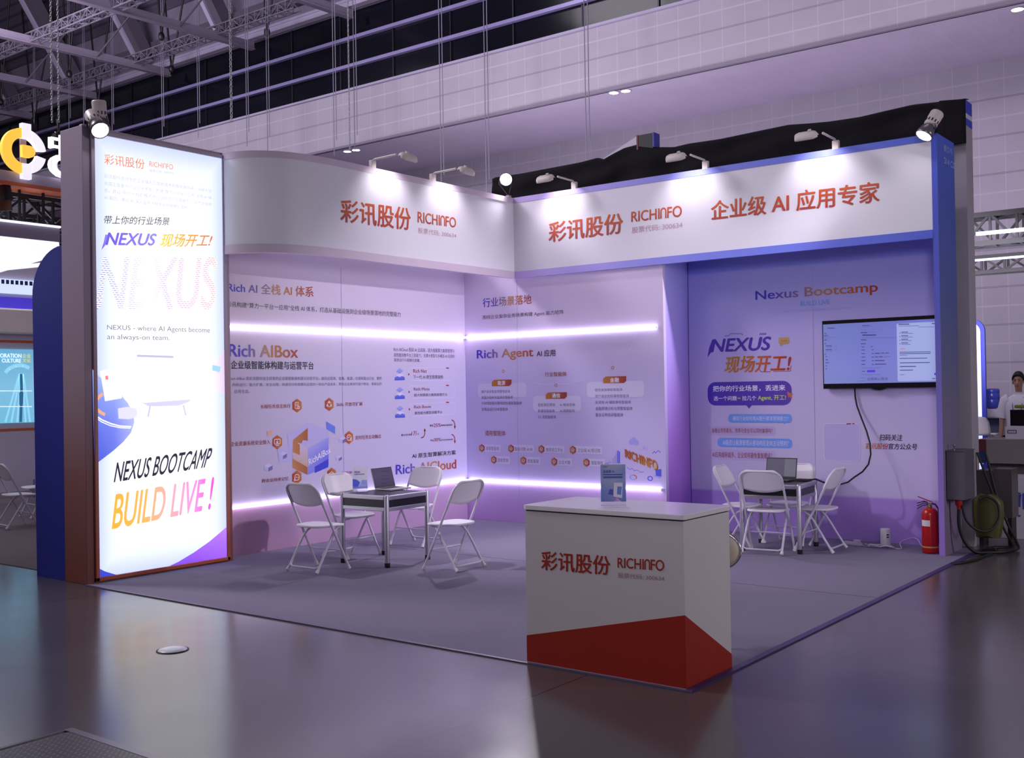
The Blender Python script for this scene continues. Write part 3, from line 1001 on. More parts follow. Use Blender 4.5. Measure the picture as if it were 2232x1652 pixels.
# recessed wall with the television
mN = gmat('violet_wall_print', 2, [(0, (134, 82, 196)), (0.128, (142, 90, 202)), (0.134, (192, 178, 222)), (0.3, (200, 188, 226)), (0.5, (192, 180, 232)), (0.68, (172, 166, 240)), (0.83, (158, 160, 244)), (0.835, (112, 132, 244)), (1, (108, 130, 244))], 0.5,
          ax2=0, stops2=[(0, (176, 158, 236)), (0.3, (202, 188, 230)), (1, (208, 188, 224))], fac2=0.3)
XF0, XF1 = 6.12, 6.178
wallN = thing('display_wall', 'recessed violet booth wall behind the television with printed speech bubbles', 'wall', (4.6, YN + 0.03, 0))
MB().box(XB1 - 0.05, YN, 0, XF0, YN + 0.06, ZB).build('panel', mN, wallN)
pr = Print(wallN, 1, YN, cN, -0.002)
pr.text('headline_lettering', 'Nexus Bootcamp', inkB, (405, 243), (1053, 132), 0.012, 0, 5)
pr.text('subtitle_lettering', 'BUILD LIVE', bluelt, (643, 260), (798, 225), 0.012)
pr.quad('small_subtitle_lettering', 'AI Native Workspace for Multi-Human, Multi-Agent Teams', il, (545, 299), (907, 278), (907, 261), (545, 283), 0.004)
pr.text('slogan_lettering', 'NEXUS', violet, (168, 506), (488, 420), 0.022, 0.22, 5)
pr.poly('slogan_lettering', violet, [(176, 438), (198, 436), (182, 490), (150, 532), (160, 480)])
pr.line('slogan_line', violet, [(240, 418), (262, 418), (274, 406), (330, 406), (340, 414)], 0.006)
for i in range(4):
    pr.line('slogan_line', violet, [(428 + i * 9, 413), (434 + i * 9, 403)], 0.011)
pr.text('gold_slogan_lettering', '现场开工!', goldred, (240, 616), (594, 514), 0.022, 0.22, 5)
pr.line('slogan_gold_line', maroon, [(420, 588), (434, 608), (486, 608)], 0.007)
pr.line('slogan_gold_line', maroon, [(500, 606), (590, 604), (594, 574)], 0.006)
gb = gmat('gold_bubble_ink', 2, [(0, (190, 140, 80)), (1, (200, 160, 110))])
pr.rrect('gold_bubble', gb, (528, 462), (584, 424), 0.02, 0.0004)
pr.poly('gold_bubble', gb, [(535, 460), (552, 460), (538, 474)], 0.0007)
for d in (545, 556, 567):
    pr.ngon('gold_bubble_dots', goldink, (d, 443), 0.009, 8, 0, 0.0009)
bub = gmat('violet_bubble_ink', 0, [(0, (66, 36, 180)), (1, (92, 58, 176))])
pr.rrect('speech_bubble', bub, (153, 787), (595, 655), 0.1, 0.0004)
pr.poly('speech_bubble', bub, [(355, 784), (388, 784), (371, 803)], 0.0007)
pr.text('bubble_lettering', '把你的行业场景，丢进来', white, (180, 714), (563, 676), 0.012, 0, 3, 0.001)
pr.text('bubble_lettering', '选一个问题', white, (184, 761), (306, 736), 0.008, 0, 3, 0.001)
pr.line('bubble_arrow', lime, [(310, 748), (326, 748)], 0.012, 0.001)
pr.poly('bubble_arrow', lime, [(320, 741), (328, 748), (320, 755)], 0.001)
pr.text('bubble_lettering', '拉几个', white, (335, 760), (409, 735), 0.008, 0, 3, 0.001)
pr.text('bubble_lettering', 'Agent, 开工!', lime, (418, 763), (566, 731), 0.012, 0, 3, 0.001)
pr.poly('pointer', flat('pointer_orange', (206, 110, 60)), [(572, 712), (607, 728), (592, 733), (600, 744), (592, 748), (586, 738), (580, 748)], 0.0012)
for a, b, t_, mi, bl, tr in (((261, 878), (598, 832), '通信行业如何用AI提升精准营销能力？', pale, (284, 866), (580, 843)), ((204, 1006), (600, 963), 'AI能否让能源管理从被动响应走向主动预判？', pale, (232, 996), (580, 973))):
    pr.k += 1
    pr.rrect('blue_bubble', bluelt, a, b, 0.045, 0.0004)
    pr.poly('blue_bubble', bluelt, [(540, a[1] - 4), (566, a[1] - 4), (562, a[1] + 8)], 0.0007)
    pr.text('question_lettering', t_, mi, bl, tr, 0.004, 0, 3, 0.001)
for a, b, t_, bl, tr in (((152, 944), (512, 897), '金融业务智能化，效率与安全可以同时兼得吗？', (174, 931), (495, 908)), ((152, 1072), (512, 1026), 'AI应用越来越多，企业如何避免重复建设？', (176, 1061), (493, 1038))):
    pr.k += 1
    pr.rrect('pale_bubble', flat('pale_violet_ink', (190, 172, 224)), a, b, 0.045, 0.0004)
    pr.text('question_lettering', t_, maroon, bl, tr, 0.006, 0, 3, 0.001)
pr.rrect('follow_card', flat('follow_card_ink', (188, 176, 228)), (768, 1078), (957, 882), 0.05, 0.0003)
pr.rrect('follow_card_outline', pale, (768, 1078), (957, 882), 0.05, 0.0005, outline=0.006)
pr.poly('follow_card_mark', maroon, [(886, 888), (910, 886), (913, 880), (888, 881)], 0.0008)
pr.poly('follow_card_mark', maroon, [(916, 886), (928, 885), (932, 879), (919, 880)], 0.0008)
pr.text('follow_lettering', '扫码关注', black, (1062, 972), (1184, 940), 0.012, 0.15)
pr.text('follow_lettering', '彩讯股份', goldred, (987, 1017), (1108, 987), 0.012, 0.15)
pr.text('follow_lettering', '官方公众号', black, (1110, 1019), (1262, 989), 0.012, 0.15)
pr.line('seam', seam_m, [(704, 40), (714, 600), (724, 1235)], 0.004)
pr.k += 1
pr.line('seam', flat('corner_joint', (70, 58, 150)), [(46, 30), (52, 600), (66, 1300)], 0.009)
pr.done()

# side fin closing the booth
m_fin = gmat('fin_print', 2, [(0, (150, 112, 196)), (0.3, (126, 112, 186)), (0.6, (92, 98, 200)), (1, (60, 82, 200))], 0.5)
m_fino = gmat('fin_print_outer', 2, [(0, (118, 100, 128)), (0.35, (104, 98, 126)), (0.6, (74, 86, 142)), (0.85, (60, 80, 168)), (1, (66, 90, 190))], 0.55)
fin = thing('side_fin', 'narrow blue end panel carrying the stand number beside the television wall', 'panel', (6.15, 0.26, 0))
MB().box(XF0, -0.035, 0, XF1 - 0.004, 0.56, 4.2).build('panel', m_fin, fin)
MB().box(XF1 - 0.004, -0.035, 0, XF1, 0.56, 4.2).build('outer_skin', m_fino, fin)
pr = Print(fin, 0, XF1, crop(1940, 190, 6.353, 6.354))
num = flat('stand_number_ink', (150, 160, 214))
pr.quad('lettering', '展位号:', num, (742, 885), (872, 945), (872, 860), (742, 785), 0.006)
pr.quad('lettering', 'S14 C03', num, (748, 1055), (915, 1150), (915, 1062), (748, 962), 0.01)
pr.done()

# ================================================================== FASCIAS
H0, H1 = 3.16, 4.2
plan = [(0.215, -4.1), (0.36, -4.09), (0.50, -4.03), (0.62, -3.94), (0.72, -3.82), (0.79, -3.68), (0.84, -3.5), (0.868, -3.3), (0.88, -3.0), (0.88, -2.5), (0.88, -1.5), (0.88, -0.034)]
def smooth_plan(p, k=4):
    out = []
    for i in range(len(p) - 1):
        a, b, c_, d = (Vector((*p[max(0, min(len(p) - 1, j))], 0)) for j in (i - 1, i, i + 1, i + 2))
        for q in range(k):
            t_ = q / k
            out.append(0.5 * ((2 * b) + (c_ - a) * t_ + (2 * a - 5 * b + 4 * c_ - d) * t_ ** 2 + (3 * b - a - 3 * c_ + d) * t_ ** 3))
    out.append(Vector((*p[-1], 0)))
    return [(v_.x, v_.y) for v_ in out]
PL = smooth_plan(plan)
def ribbon(z0, z1, off, th):
    b = MB()
    n = len(PL)
    out, inn = [], []
    for i, (x, y) in enumerate(PL):
        a, c_ = PL[max(0, i - 1)], PL[min(n - 1, i + 1)]
        d = Vector((c_[0] - a[0], c_[1] - a[1], 0)).normalized()
        nn = Vector((d.y, -d.x, 0))
        o = Vector((x, y, 0)) + nn * off
        q = o - nn * th
        out.append(o); inn.append(q)
    v_, f_ = [], []
    for z in (z0, z1):
        for P in (out, inn):
            v_ += [(p.x, p.y, z) for p in P]
    for i in range(n - 1):
        f_ += [(i, i + 1, 2 * n + i + 1, 2 * n + i), (n + i + 1, n + i, 3 * n + i, 3 * n + i + 1)]
    b.add(v_, f_, True)
    b.add(v_, [(i, n + i, n + i + 1, i + 1) for i in range(n - 1)] + [(2 * n + i, 2 * n + i + 1, 3 * n + i + 1, 3 * n + i) for i in range(n - 1)])
    b.add(v_, [(0, 2 * n, 3 * n, n), (n - 1, 2 * n - 1, 4 * n - 1, 3 * n - 1)])
    return b
m_white = mat('white_fascia', (226, 222, 232), 0.45, var=0.015)
m_trimA = mat('lilac_trim', (206, 188, 208), 0.45)
fasA = thing('fascia', 'white curved fascia sweeping from the tower to the inner corner with red lettering', 'fascia', (0.8, -2.0, H0))
ribbon(H0 + 0.09, H1 - 0.07, 0, 0.05).build('panel', m_white, fasA)
ribbon(H0, H0 + 0.09, 0.004, 0.06).build('bottom_trim', m_trimA, fasA)
ribbon(H1 - 0.07, H1, 0.004, 0.06).build('top_trim', m_trimA, fasA)
pr = Print(fasA, 0, 0.88, cHA, 0.002)
pr.quad('logo_lettering', '彩讯股份', redv, (866, 562), (1393, 629), (1393, 458), (866, 388), 0.016, 0, 5)
pr.quad('latin_logo_lettering', 'RICHInFO', redv, (1443, 567), (1731, 607), (1731, 530), (1443, 483), 0.012, 0, 5)
pr.quad('small_lettering', '股票代码: 300634', greylogo, (1446, 646), (1733, 684), (1733, 648), (1446, 603))
pr.done()
fasB = thing('fascia', 'long straight white fascia with blue trim and red lettering above the television wall', 'fascia', (3.5, 0, H0))
m_trimB = gmat('lilac_to_blue_trim', 0, [(0, (196, 172, 232)), (0.25, (170, 160, 236)), (0.5, (126, 134, 228)), (1, (88, 106, 214))], 0.45)
MB().box(0.88, -0.034, H0 + 0.085, XF0, 0.0 - 0.002, H1 - 0.07).build('panel', m_white, fasB)
MB().box(0.882, -0.04, H0, XF0, 0.0 - 0.002, H0 + 0.085).build('bottom_trim', m_trimB, fasB)
MB().box(0.882, -0.04, H1 - 0.07, XF0, 0.0 - 0.002, H1).build('top_trim', m_trimB, fasB)
pr = Print(fasB, 1, -0.034, cHB, -0.003)
pr.quad('logo_lettering', '彩讯股份', redv, (702, 486), (942, 456), (942, 388), (702, 421), 0.016, 0, 5)
pr.quad('latin_logo_lettering', 'RICHInFO', redv, (968, 420), (1131, 402), (1131, 365), (968, 386), 0.012, 0, 5)
pr.quad('small_lettering', '股票代码: 300634', greylogo, (970, 456), (1133, 438), (1133, 418), (970, 436))
pr.quad('slogan_lettering', '企业级 AI 应用专家', redv, (1224, 415), (1768, 356), (1768, 286), (1224, 352), 0.016, 0, 5)
pr.done()

# ================================================================== LIGHT TUBES ON THE WALLS
m_led = flat('tube_glow', (236, 232, 255), 6)
m_cap = mat('tube_cap', (230, 226, 240), 0.4)
def led(p0, p1, label):
    p0, p1 = Vector(p0), Vector(p1)
    th = thing('light_tube', label, 'light tube', tuple((p0 + p1) / 2), 0, None)
    d = (p1 - p0).normalized()
    MB().tube([p0 + d * 0.01, p1 - d * 0.01], 0.0165, 10).build('lit_tube', m_led, th)
    MB().tube([p0, p0 + d * 0.012], 0.019, 10).build('end_cap', m_cap, th)
    MB().tube([p1 - d * 0.012, p1], 0.019, 10).build('end_cap', m_cap, th)
ZU, ZL = 2.432, 0.522
led((0.02, -3.97, ZU), (0.02, -0.03, ZU), 'glowing white tube along the cube picture wall at head height')
led((0.02, -3.97, ZL), (0.02, -0.03, ZL), 'glowing white tube low on the cube picture wall above its darker base band')
led((0.03, -0.022, ZU), (2.965, -0.022, ZU), 'glowing white tube above the gold heading tags on the corner wall')
led((0.03, -0.022, ZL), (2.995, -0.022, ZL), 'glowing white tube low on the corner wall below its small hexagons')

# ================================================================== FOLDING CHAIRS
m_plast = mat('white_plastic', (222, 214, 224), 0.42, var=0.02)
m_tube = mat('white_powder_coat', (200, 194, 210), 0.35, var=0.02)
m_foot = mat('ivory_foot_cap', (214, 206, 206), 0.6)


def arc(c, a0, a1, r, ex, ey, n=6):
    c, ex, ey = Vector(c), Vector(ex), Vector(ey)
    return [c + ex * (r * math.cos(math.radians(a0 + (a1 - a0) * i / n))) + ey * (r * math.sin(math.radians(a0 + (a1 - a0) * i / n))) for i in range(n + 1)]


def chair_proto():
    """faces +y; feet on z = 0"""
    t = thing('folding_chair', 'x', 'chair')
    foot, top = Vector((0, 0.205, 0.0)), Vector((0, -0.225, 0.855))
    d = (top - foot).normalized()
    def on_back(x, z):
        return Vector((x, foot.y + (z - foot.z) * d.y / d.z, z))
    # upper back hoop
    r = 0.012
    path = [on_back(-0.222, 0.40), on_back(-0.218, 0.72)]
    ex, ez = Vector((1, 0, 0)), d
    cl = on_back(-0.218 + 0.095, 0.76)
    path += [cl + (-ex) * (0.095 * math.cos(math.radians(a))) + ez * (0.095 * math.sin(math.radians(a))) for a in (0, 18, 36, 54, 72, 90)]
    path += [Vector((-p.x, p.y, p.z)) for p in reversed(path)]
    MB(False).tube(path, r, 10).build('back_frame', m_tube, t)
    for sx in (-1, 1):
        lg = MB(False).tube([on_back(sx * 0.222, 0.40), on_back(sx * 0.228, 0.03)], r, 10).build('leg', m_tube, t)
        MB(False).tube([on_back(sx * 0.228, 0.045), on_back(sx * 0.229, 0.008)], [0.0145, 0.017], 10).build('foot_cap', m_foot, lg)
    MB(False).tube([on_back(-0.225, 0.19), on_back(0.225, 0.19)], 0.008, 8).build('stretcher', m_tube, t)
    # rear legs curving down from under the seat
    for sx in (-1, 1):
        pth = [(sx * 0.150, 0.155, 0.418), (sx * 0.165, 0.10, 0.408), (sx * 0.185, 0.045, 0.375), (sx * 0.196, 0.0, 0.325), (sx * 0.200, -0.045, 0.255), (sx * 0.202, -0.10, 0.165), (sx * 0.204, -0.155, 0.08), (sx * 0.205, -0.185, 0.03)]
        lg = MB(False).tube(pth, 0.0115, 10).build('leg', m_tube, t)
        MB(False).tube([(sx * 0.205, -0.178, 0.042), (sx * 0.206, -0.205, 0.012)], [0.0145, 0.017], 10).build('foot_cap', m_foot, lg)
    MB(False).tube([(-0.203, -0.152, 0.085), (-0.196, -0.166, 0.062), (-0.165, -0.176, 0.05), (0.165, -0.176, 0.05), (0.196, -0.166, 0.062), (0.203, -0.152, 0.085)], 0.0095, 8).build('foot_bar', m_tube, t)
    # seat: rounded, slightly dished plate with rolled rim
    b = MB(False)
    rings = []
    def ring(k, z):
        pts = []
        for i in range(40):
            a = 2 * math.pi * i / 40
            c_, s_ = math.cos(a), math.sin(a)
            e = 0.52
            x = math.copysign(abs(c_) ** e, c_) * 0.198 * k
            y = math.copysign(abs(s_) ** e, s_) * 0.192 * k
            x *= 1.0 + 0.09 * (y / 0.19)
            pts.append((x, 0.03 + y, z + 0.012 * max(0, -y / 0.19) * 0 - 0.01 * max(0, y / 0.19) ** 2))
        return pts
    for k, z in ((0.93, 0.424), (0.99, 0.428), (1.0, 0.438), (0.975, 0.447), (0.9, 0.446), (0.6, 0.441), (0.25, 0.438)):
        rings.append(ring(k, z))
    n = 40
    v_ = [p for rg in rings for p in rg]
    f_ = [(i * n + j, i * n + (j + 1) % n, (i + 1) * n + (j + 1) % n, (i + 1) * n + j) for i in range(len(rings) - 1) for j in range(n)]
    f_ += [tuple(range(n))[::-1], tuple(range((len(rings) - 1) * n, len(rings) * n))]
    b.add(v_, f_, True)
    b.build('seat', m_plast, t)
    # back panel wrapped round the hoop
    rows = []
    nrm = Vector((0, d.z, -d.y))
    for j in range(9):
        w_ = j / 8
        row = []
        for i in range(17):
            u_ = -1 + 2 * i / 16
            zt = 0.856 - 0.085 * max(0, (abs(u_) - 0.62) / 0.38) ** 2.2
            zb = 0.655 - 0.028 * (1 - u_ * u_)
            z = zb + (zt - zb) * w_
            p = on_back(u_ * 0.214, z)
            p = p + nrm * (-0.016 * (1 - u_ * u_) + 0.014)
            row.append(p)
        rows.append(row)
    MB(False).grid(rows).build('backrest', m_plast, t, solid=0.016)
    return t


chair0 = chair_proto()
INNER = 'white folding chairs of the booth'
first = [True]


def put_chair(x, y, deg, label, z=CT):
    o = chair0 if first[0] else copy_tree(chair0)
    first[0] = False
    o.location = (x, y, z)
    o.rotation_euler = (0, 0, math.radians(deg))
    tag(o, label, 'chair', INNER)
    return o


put_chair(1.425, -3.966, 0, 'white folding chair with its back to the concrete aisle, beside the glowing light box')
put_chair(1.055, -3.166, -90, 'white folding chair between the wall with the printed cube and the table with the leaflet')
put_chair(1.075, -2.165, 184, 'white folding chair facing the aisle, between the leaflet table and the booth inner corner')
put_chair(2.486, -3.165, 90, 'white folding chair with its back to the white counter, at the leaflet table')
put_chair(4.60, -0.70, 7, 'white folding chair with its back to the aisle, at the table below the television')
put_chair(4.15, -0.40, -84, 'white folding chair half hidden by the counter, at the table below the television')
put_chair(5.0, -0.275, 92, 'white folding chair on the fire extinguisher side of the television table')
put_chair(4.54, 0.02, 178, 'white folding chair behind the laptop, between its table and the violet wall')

# ================================================================== TABLES
m_alu = mat('anodised_aluminium', (176, 172, 184), 0.32, 0.75, var=0.02)
m_blk = mat('black_laminate', (18, 16, 26), 0.35)
m_rub = mat('black_rubber', (14, 12, 16), 0.6)


def table(x, y, deg, label):
    t = thing('aluminium_table', label, 'table', (x, y, CT), math.radians(deg), 'square aluminium tables')
    h, L = 0.70, 0.30
    MB(False).box(-L, -L, h - 0.016, L, L, h - 0.004).build('tabletop', m_blk, t)
    for sx in (-1, 1):
        for sy in (-1, 1):
            lg = MB(False).lathe((sx * L, sy * L, 0), [(0.024, 0.045), (0.024, h - 0.012), (0.02, h), (0.012, h + 0.006), (0, h + 0.007)], 16).build('leg', m_alu, t)
            MB(False).lathe((sx * L, sy * L, 0), [(0.024, 0.0), (0.027, 0.006), (0.027, 0.046)], 16).build('foot', m_rub, lg)
    for a in range(4):
        R_ = Matrix.Rotation(math.pi / 2 * a, 4, 'Z')
        def bx(x0, y0, z0, x1, y1, z1):
            b = MB(False).box(x0, y0, z0, x1, y1, z1)
            b.v = [tuple(R_ @ Vector(p)) for p in b.v]
            return b
        bx(-L + 0.02, -L - 0.019, h - 0.047, L - 0.02, -L + 0.019, h - 0.002).build('upper_rail', m_alu, t, 0.008)
        bx(-L + 0.02, -L - 0.006, h - 0.118, L - 0.02, -L + 0.004, h - 0.047).build('apron', m_blk, t)
        bx(-L + 0.02, -L - 0.016, h - 0.155, L - 0.02, -L + 0.014, h - 0.118).build('lower_rail', m_alu, t, 0.004)
    return t


table(1.608, -3.217, 1.5, 'square aluminium table with black top, in front of the wall with the printed cube')
table(4.592, -0.375, 6.5, 'square aluminium table with black top, in front of the television wall')

# ================================================================== LAPTOPS
m_lapA = mat('silver_laptop', (170, 164, 176), 0.35, 0.6)
m_lapB = mat('charcoal_laptop', (62, 58, 66), 0.4, 0.3)
m_key = mat('laptop_keys', (16, 14, 20), 0.5)


def laptop(x, y, z, deg, tilt, w, dp, hh, body, scr, label):
    """hinge line at local y = 0 along x, base toward -y, screen faces -y"""
    t = thing('laptop', label, 'laptop', (x, y, z), math.radians(deg), None)
    MB(False).box(-w / 2, -dp, 0.0, w / 2, 0.0, 0.016).build('base', body, t, 0.004)
    kb = MB(False).box(-w / 2 + 0.02, -dp * 0.52, 0.016, w / 2 - 0.02, -0.02, 0.0175).build('keyboard', m_key, t)
    MB(False).box(-0.05, -dp + 0.012, 0.016, 0.05, -dp * 0.58, 0.0168).build('touchpad', body, t)
    c_, s_ = math.cos(math.radians(tilt)), math.sin(math.radians(tilt))
    def P(u_, v_, o=0.0):
        return Vector((u_, v_ * s_ - o * c_, 0.014 + v_ * c_ + o * s_ * -1 * 0 )) if False else Vector((u_, v_ * s_, 0.014 + v_ * c_)) + Vector((0, -c_, s_)) * o
    def slab(u0, v0, u1, v1, o0, o1):
        return MB(False).hexa([P(u0, v0, o0), P(u1, v0, o0), P(u1, v1, o0), P(u0, v1, o0)], [P(u0, v0, o1), P(u1, v0, o1), P(u1, v1, o1), P(u0, v1, o1)])
    lid = slab(-w / 2, 0.0, w / 2, hh, -0.004, 0.004).build('lid', body, t, 0.003)
    slab(-w / 2 + 0.004, 0.004, w / 2 - 0.004, hh - 0.004, 0.004, 0.0046).build('bezel', m_key, lid)
    slab(-w / 2 + 0.01, 0.02, w / 2 - 0.01, hh - 0.012, 0.0046, 0.0052).build('screen', scr, lid)
    return t, P, lid


m_scrA = gmat('dim_laptop_screen', 2, [(0, (52, 44, 70)), (0.6, (66, 56, 84)), (1, (60, 50, 76))], 0.3, emit=0.35)
m_scrB = gmat('grey_laptop_screen', 0, [(0, (70, 66, 84)), (0.6, (72, 68, 86)), (0.62, (92, 92, 106)), (1, (92, 92, 106))], 0.3, emit=0.45)
lp, P, lid = laptop(1.37, -2.965, 0.70 + CT, 92, 16, 0.315, 0.225, 0.215, m_lapA, m_scrA, 'silver laptop standing open beside the leaflet on the table by the cube wall')
b = MB(False)
for v0, u0, u1 in ((0.165, -0.02, 0.10), (0.12, -0.03, 0.07), (0.085, -0.03, 0.09), (0.04, -0.06, 0.02)):
    q = [P(u0, v0, 0.0056), P(u1, v0, 0.0056), P(u1, v0 + 0.006, 0.0056), P(u0, v0 + 0.006, 0.0056)]
    b.add(q, [(0, 1, 2, 3)])
b.build('screen_text_lines', flat('screen_line_dark', (24, 20, 40)), lid)
lp, P, lid = laptop(4.505, -0.115, 0.70 + CT, 2, 12, 0.345, 0.235, 0.222, m_lapB, m_scrB, 'dark laptop standing open on the table below the television')
MB(False).lathe(P(0, 0.010, 0.0046), [(0.005, 0), (0.005, 0.0012), (0, 0.0012)], 12, (0, -math.cos(math.radians(12)), math.sin(math.radians(12)))).build('lid_mark', m_lapA, lid)
ad = MB().box(4.71, -0.21, 0.70 + CT, 4.86, -0.13, 0.70 + CT + 0.022)
tag(ad.build('cable_adapter', m_key, bevel=0.004), 'small black adapter box at the table edge where the television cable ends', 'adapter')

# ================================================================== LEAFLET STANDS
m_acr = bpy.data.materials.new('clear_acrylic')
t_ = NT(m_acr)
t_.b.inputs['Base Color'].default_value = (0.95, 0.95, 1, 1)
t_.b.inputs['Roughness'].default_value = 0.05
t_.b.inputs['Transmission Weight'].default_value = 0.9
t_.b.inputs['IOR'].default_value = 1.3


def leaflet(x, y, z, deg, label, kind):
    t = thing('leaflet_stand', label, 'leaflet', (x, y, z), math.radians(deg), None)
    w, h, lean = 0.152, 0.235, math.radians(14)
    def P(u_, v_, o=0.0):
        return Vector((u_, v_ * math.sin(lean) - o * math.cos(lean), 0.02 + v_ * math.cos(lean) + o * math.sin(lean)))
    def q(m, nm, pts, o, par):
        b = MB(False); b.poly([P((a - 0.5) * w, c_ * h, o) for a, c_ in pts]); return b.build(nm, m, par)
    hol = MB(False).hexa([P(-w / 2, -0.005, -0.003), P(w / 2, -0.005, -0.003), P(w / 2, h, -0.003), P(-w / 2, h, -0.003)], [P(-w / 2, -0.005, -0.001), P(w / 2, -0.005, -0.001), P(w / 2, h, -0.001), P(-w / 2, h, -0.001)])
    hol.box(-w / 2, -0.012, 0, w / 2, 0.075, 0.004)
    hol.hexa([(-w / 2, -0.012, 0.004), (w / 2, -0.012, 0.004), (w / 2, -0.008, 0.004), (-w / 2, -0.008, 0.004)], [(-w / 2, -0.006, 0.02), (w / 2, -0.006, 0.02), (w / 2, -0.002, 0.02), (-w / 2, -0.002, 0.02)])
    hol.build('acrylic_holder', m_acr, t)
    if kind == 0:
        bgm = gmat('leaflet_blue_print', 2, [(0, (34, 66, 176)), (0.25, (60, 104, 190)), (0.55, (140, 146, 196)), (0.8, (104, 136, 196)), (1, (160, 154, 184))], 0.4,
                   ax2=0, stops2=[(0, (96, 116, 190)), (0.5, (160, 150, 190)), (1, (60, 104, 190))], fac2=0.35)
    else:
        bgm = gmat('leaflet_pale_print', 2, [(0, (116, 126, 216)), (0.2, (180, 186, 234)), (0.4, (206, 206, 230)), (1, (208, 200, 216))], 0.4)
    pg = q(bgm, 'leaflet', [(0, 0.03), (1, 0.03), (1, 1), (0, 1)], 0.0, t)
    def txt(nm, s, m, x0, y0, x1, y1, bold=0.01):
        vs_, fs_ = glyphs(s, bold, 0, 2)
        MB(False).add([P((x0 + (x1 - x0) * a - 0.5) * w, (y0 + (y1 - y0) * c_) * h, 0.001) for a, c_, _l in vs_], fs_).build(nm, m, pg)
    if kind == 0:
        txt('brand_lettering', '彩讯股份', maroon, 0.1, 0.925, 0.28, 0.96)
        txt('title_lettering', '企业级 AI', violet, 0.1, 0.78, 0.55, 0.86, 0.02)
        q(flat('leaflet_navy_bar', (40, 70, 168)), 'title_bar', [(0.1, 0.64), (0.88, 0.64), (0.88, 0.69), (0.1, 0.69)], 0.0008, pg)
        q(flat('leaflet_title_line', (60, 50, 150)), 'subtitle_bar', [(0.1, 0.72), (0.88, 0.72), (0.88, 0.75), (0.1, 0.75)], 0.0008, pg)
        q(flat('leaflet_book_white', (214, 206, 222)), 'booklet_picture', [(0.5, 0.16), (0.84, 0.12), (0.88, 0.52), (0.53, 0.52)], 0.0008, pg)
        q(flat('leaflet_book_blue', (84, 120, 210)), 'booklet_picture_panel', [(0.64, 0.22), (0.8, 0.2), (0.84, 0.42), (0.66, 0.42)], 0.0012, pg)
        q(flat('leaflet_figure', (50, 60, 170)), 'building_picture', [(0.28, 0.22), (0.48, 0.2), (0.5, 0.34), (0.36, 0.36)], 0.0008, pg)
        q(gmat('leaflet_pink', 0, [(0, (140, 110, 206)), (1, (214, 150, 200))]), 'pink_swoosh', [(0.5, 0.03), (0.8, 0.03), (0.62, 0.15)], 0.0008, pg)
    else:
        txt('title_lettering', 'NEXUS', violet, 0.12, 0.72, 0.5, 0.80, 0.02)
        q(flat('leaflet_title_line2', (120, 110, 170)), 'subtitle_bar', [(0.12, 0.64), (0.8, 0.64), (0.8, 0.68), (0.12, 0.68)], 0.0008, pg)
        q(flat('leaflet_blue_shape', (86, 96, 214)), 'blue_swoosh', [(0.0, 0.12), (0.34, 0.1), (0.5, 0.3), (0.3, 0.42), (0.0, 0.46)], 0.0008, pg)
        q(flat('leaflet_blue_shape2', (150, 156, 226)), 'blue_shape', [(0.55, 0.22), (0.95, 0.18), (0.95, 0.4), (0.62, 0.4)], 0.0008, pg)
    return t


leaflet(5.785, -5.515, 1.0, 33, 'blue leaflet in a clear acrylic stand on the white counter', 0)
leaflet(1.325, -3.285, 0.70 + CT, 44, 'pale leaflet in a clear acrylic stand beside the silver laptop', 1)

# ================================================================== WHITE COUNTER
kx, ky, kw, kd, kh = 6.3265, -5.640, 1.1225, 0.578, 0.952
m_cw = mat('white_counter_board', (200, 192, 194), 0.45, var=0.02)
m_ct = mat('white_counter_top', (222, 214, 220), 0.16, var=0.01)
m_cred = mat('red_counter_print', (150, 30, 6), 0.45, var=0.02)
ctr = thing('reception_counter', 'white reception counter with red lettering and a red swoosh at the carpet corner', 'counter', (kx - kw / 2, ky + kd / 2, 0))
MB().box(kx - kw, ky, CT, kx, ky + kd, kh).build('cabinet', m_cw, ctr, 0.002)
MB().box(kx - kw + 0.006, ky + 0.006, kh, kx - 0.006, ky + kd - 0.006, kh + 0.008).build('shadow_gap', m_black, ctr)
topb = MB()
hw, hd, rr = kw / 2 + 0.012, kd / 2 + 0.012, 0.03
pts = []
for sx, sy, a0 in ((1, 1, 0), (-1, 1, 90), (-1, -1, 180), (1, -1, 270)):
    for i in range(5):
        a = math.radians(a0 + 22.5 * i)
        pts.append((kx - kw / 2 + sx * (hw - rr) + rr * math.cos(a), ky + kd / 2 + sy * (hd - rr) + rr * math.sin(a), kh + 0.008))
topb.prism(pts, (0, 0, 0.03)).build('counter_top', m_ct, ctr, 0.004)
pr = Print(ctr, 1, ky, cK, -0.002)
z_l, z_r, z_e = fl(1147, 1445).z, 0, 0
pl = on(1146, 1384, 1, ky); pc = on(1494, 1341, 1, ky)
sw = MB()
za, zb_ = pl.z, pc.z
sw.poly([(kx - kw - 0.001, ky - 0.0015, CT), (kx + 0.0015, ky - 0.0015, CT), (kx + 0.0015, ky - 0.0015, zb_), (kx - kw - 0.001, ky - 0.0015, za)])
pe = on(1591, 1427, 0, kx)
sw.poly([(kx + 0.0015, ky - 0.0015, CT), (kx + 0.0015, ky + kd, CT), (kx + 0.0015, ky + kd, pe.z), (kx + 0.0015, ky - 0.0015, zb_)])
sw.build('red_swoosh', m_cred, ctr)
pr.quad('logo_lettering', '彩讯股份', redc, (189, 770), (668, 808), (668, 672), (189, 636), 0.016, 0, 5)
pr.quad('latin_logo_lettering', 'RICHInFO', redc, (718, 754), (1041, 779), (1041, 700), (718, 683), 0.014, 0, 5)
pr.quad('small_lettering', '股票代码: 300634', flat('dull_rose_ink', (150, 112, 116)), (720, 824), (1042, 847), (1042, 812), (720, 788), 0.0)
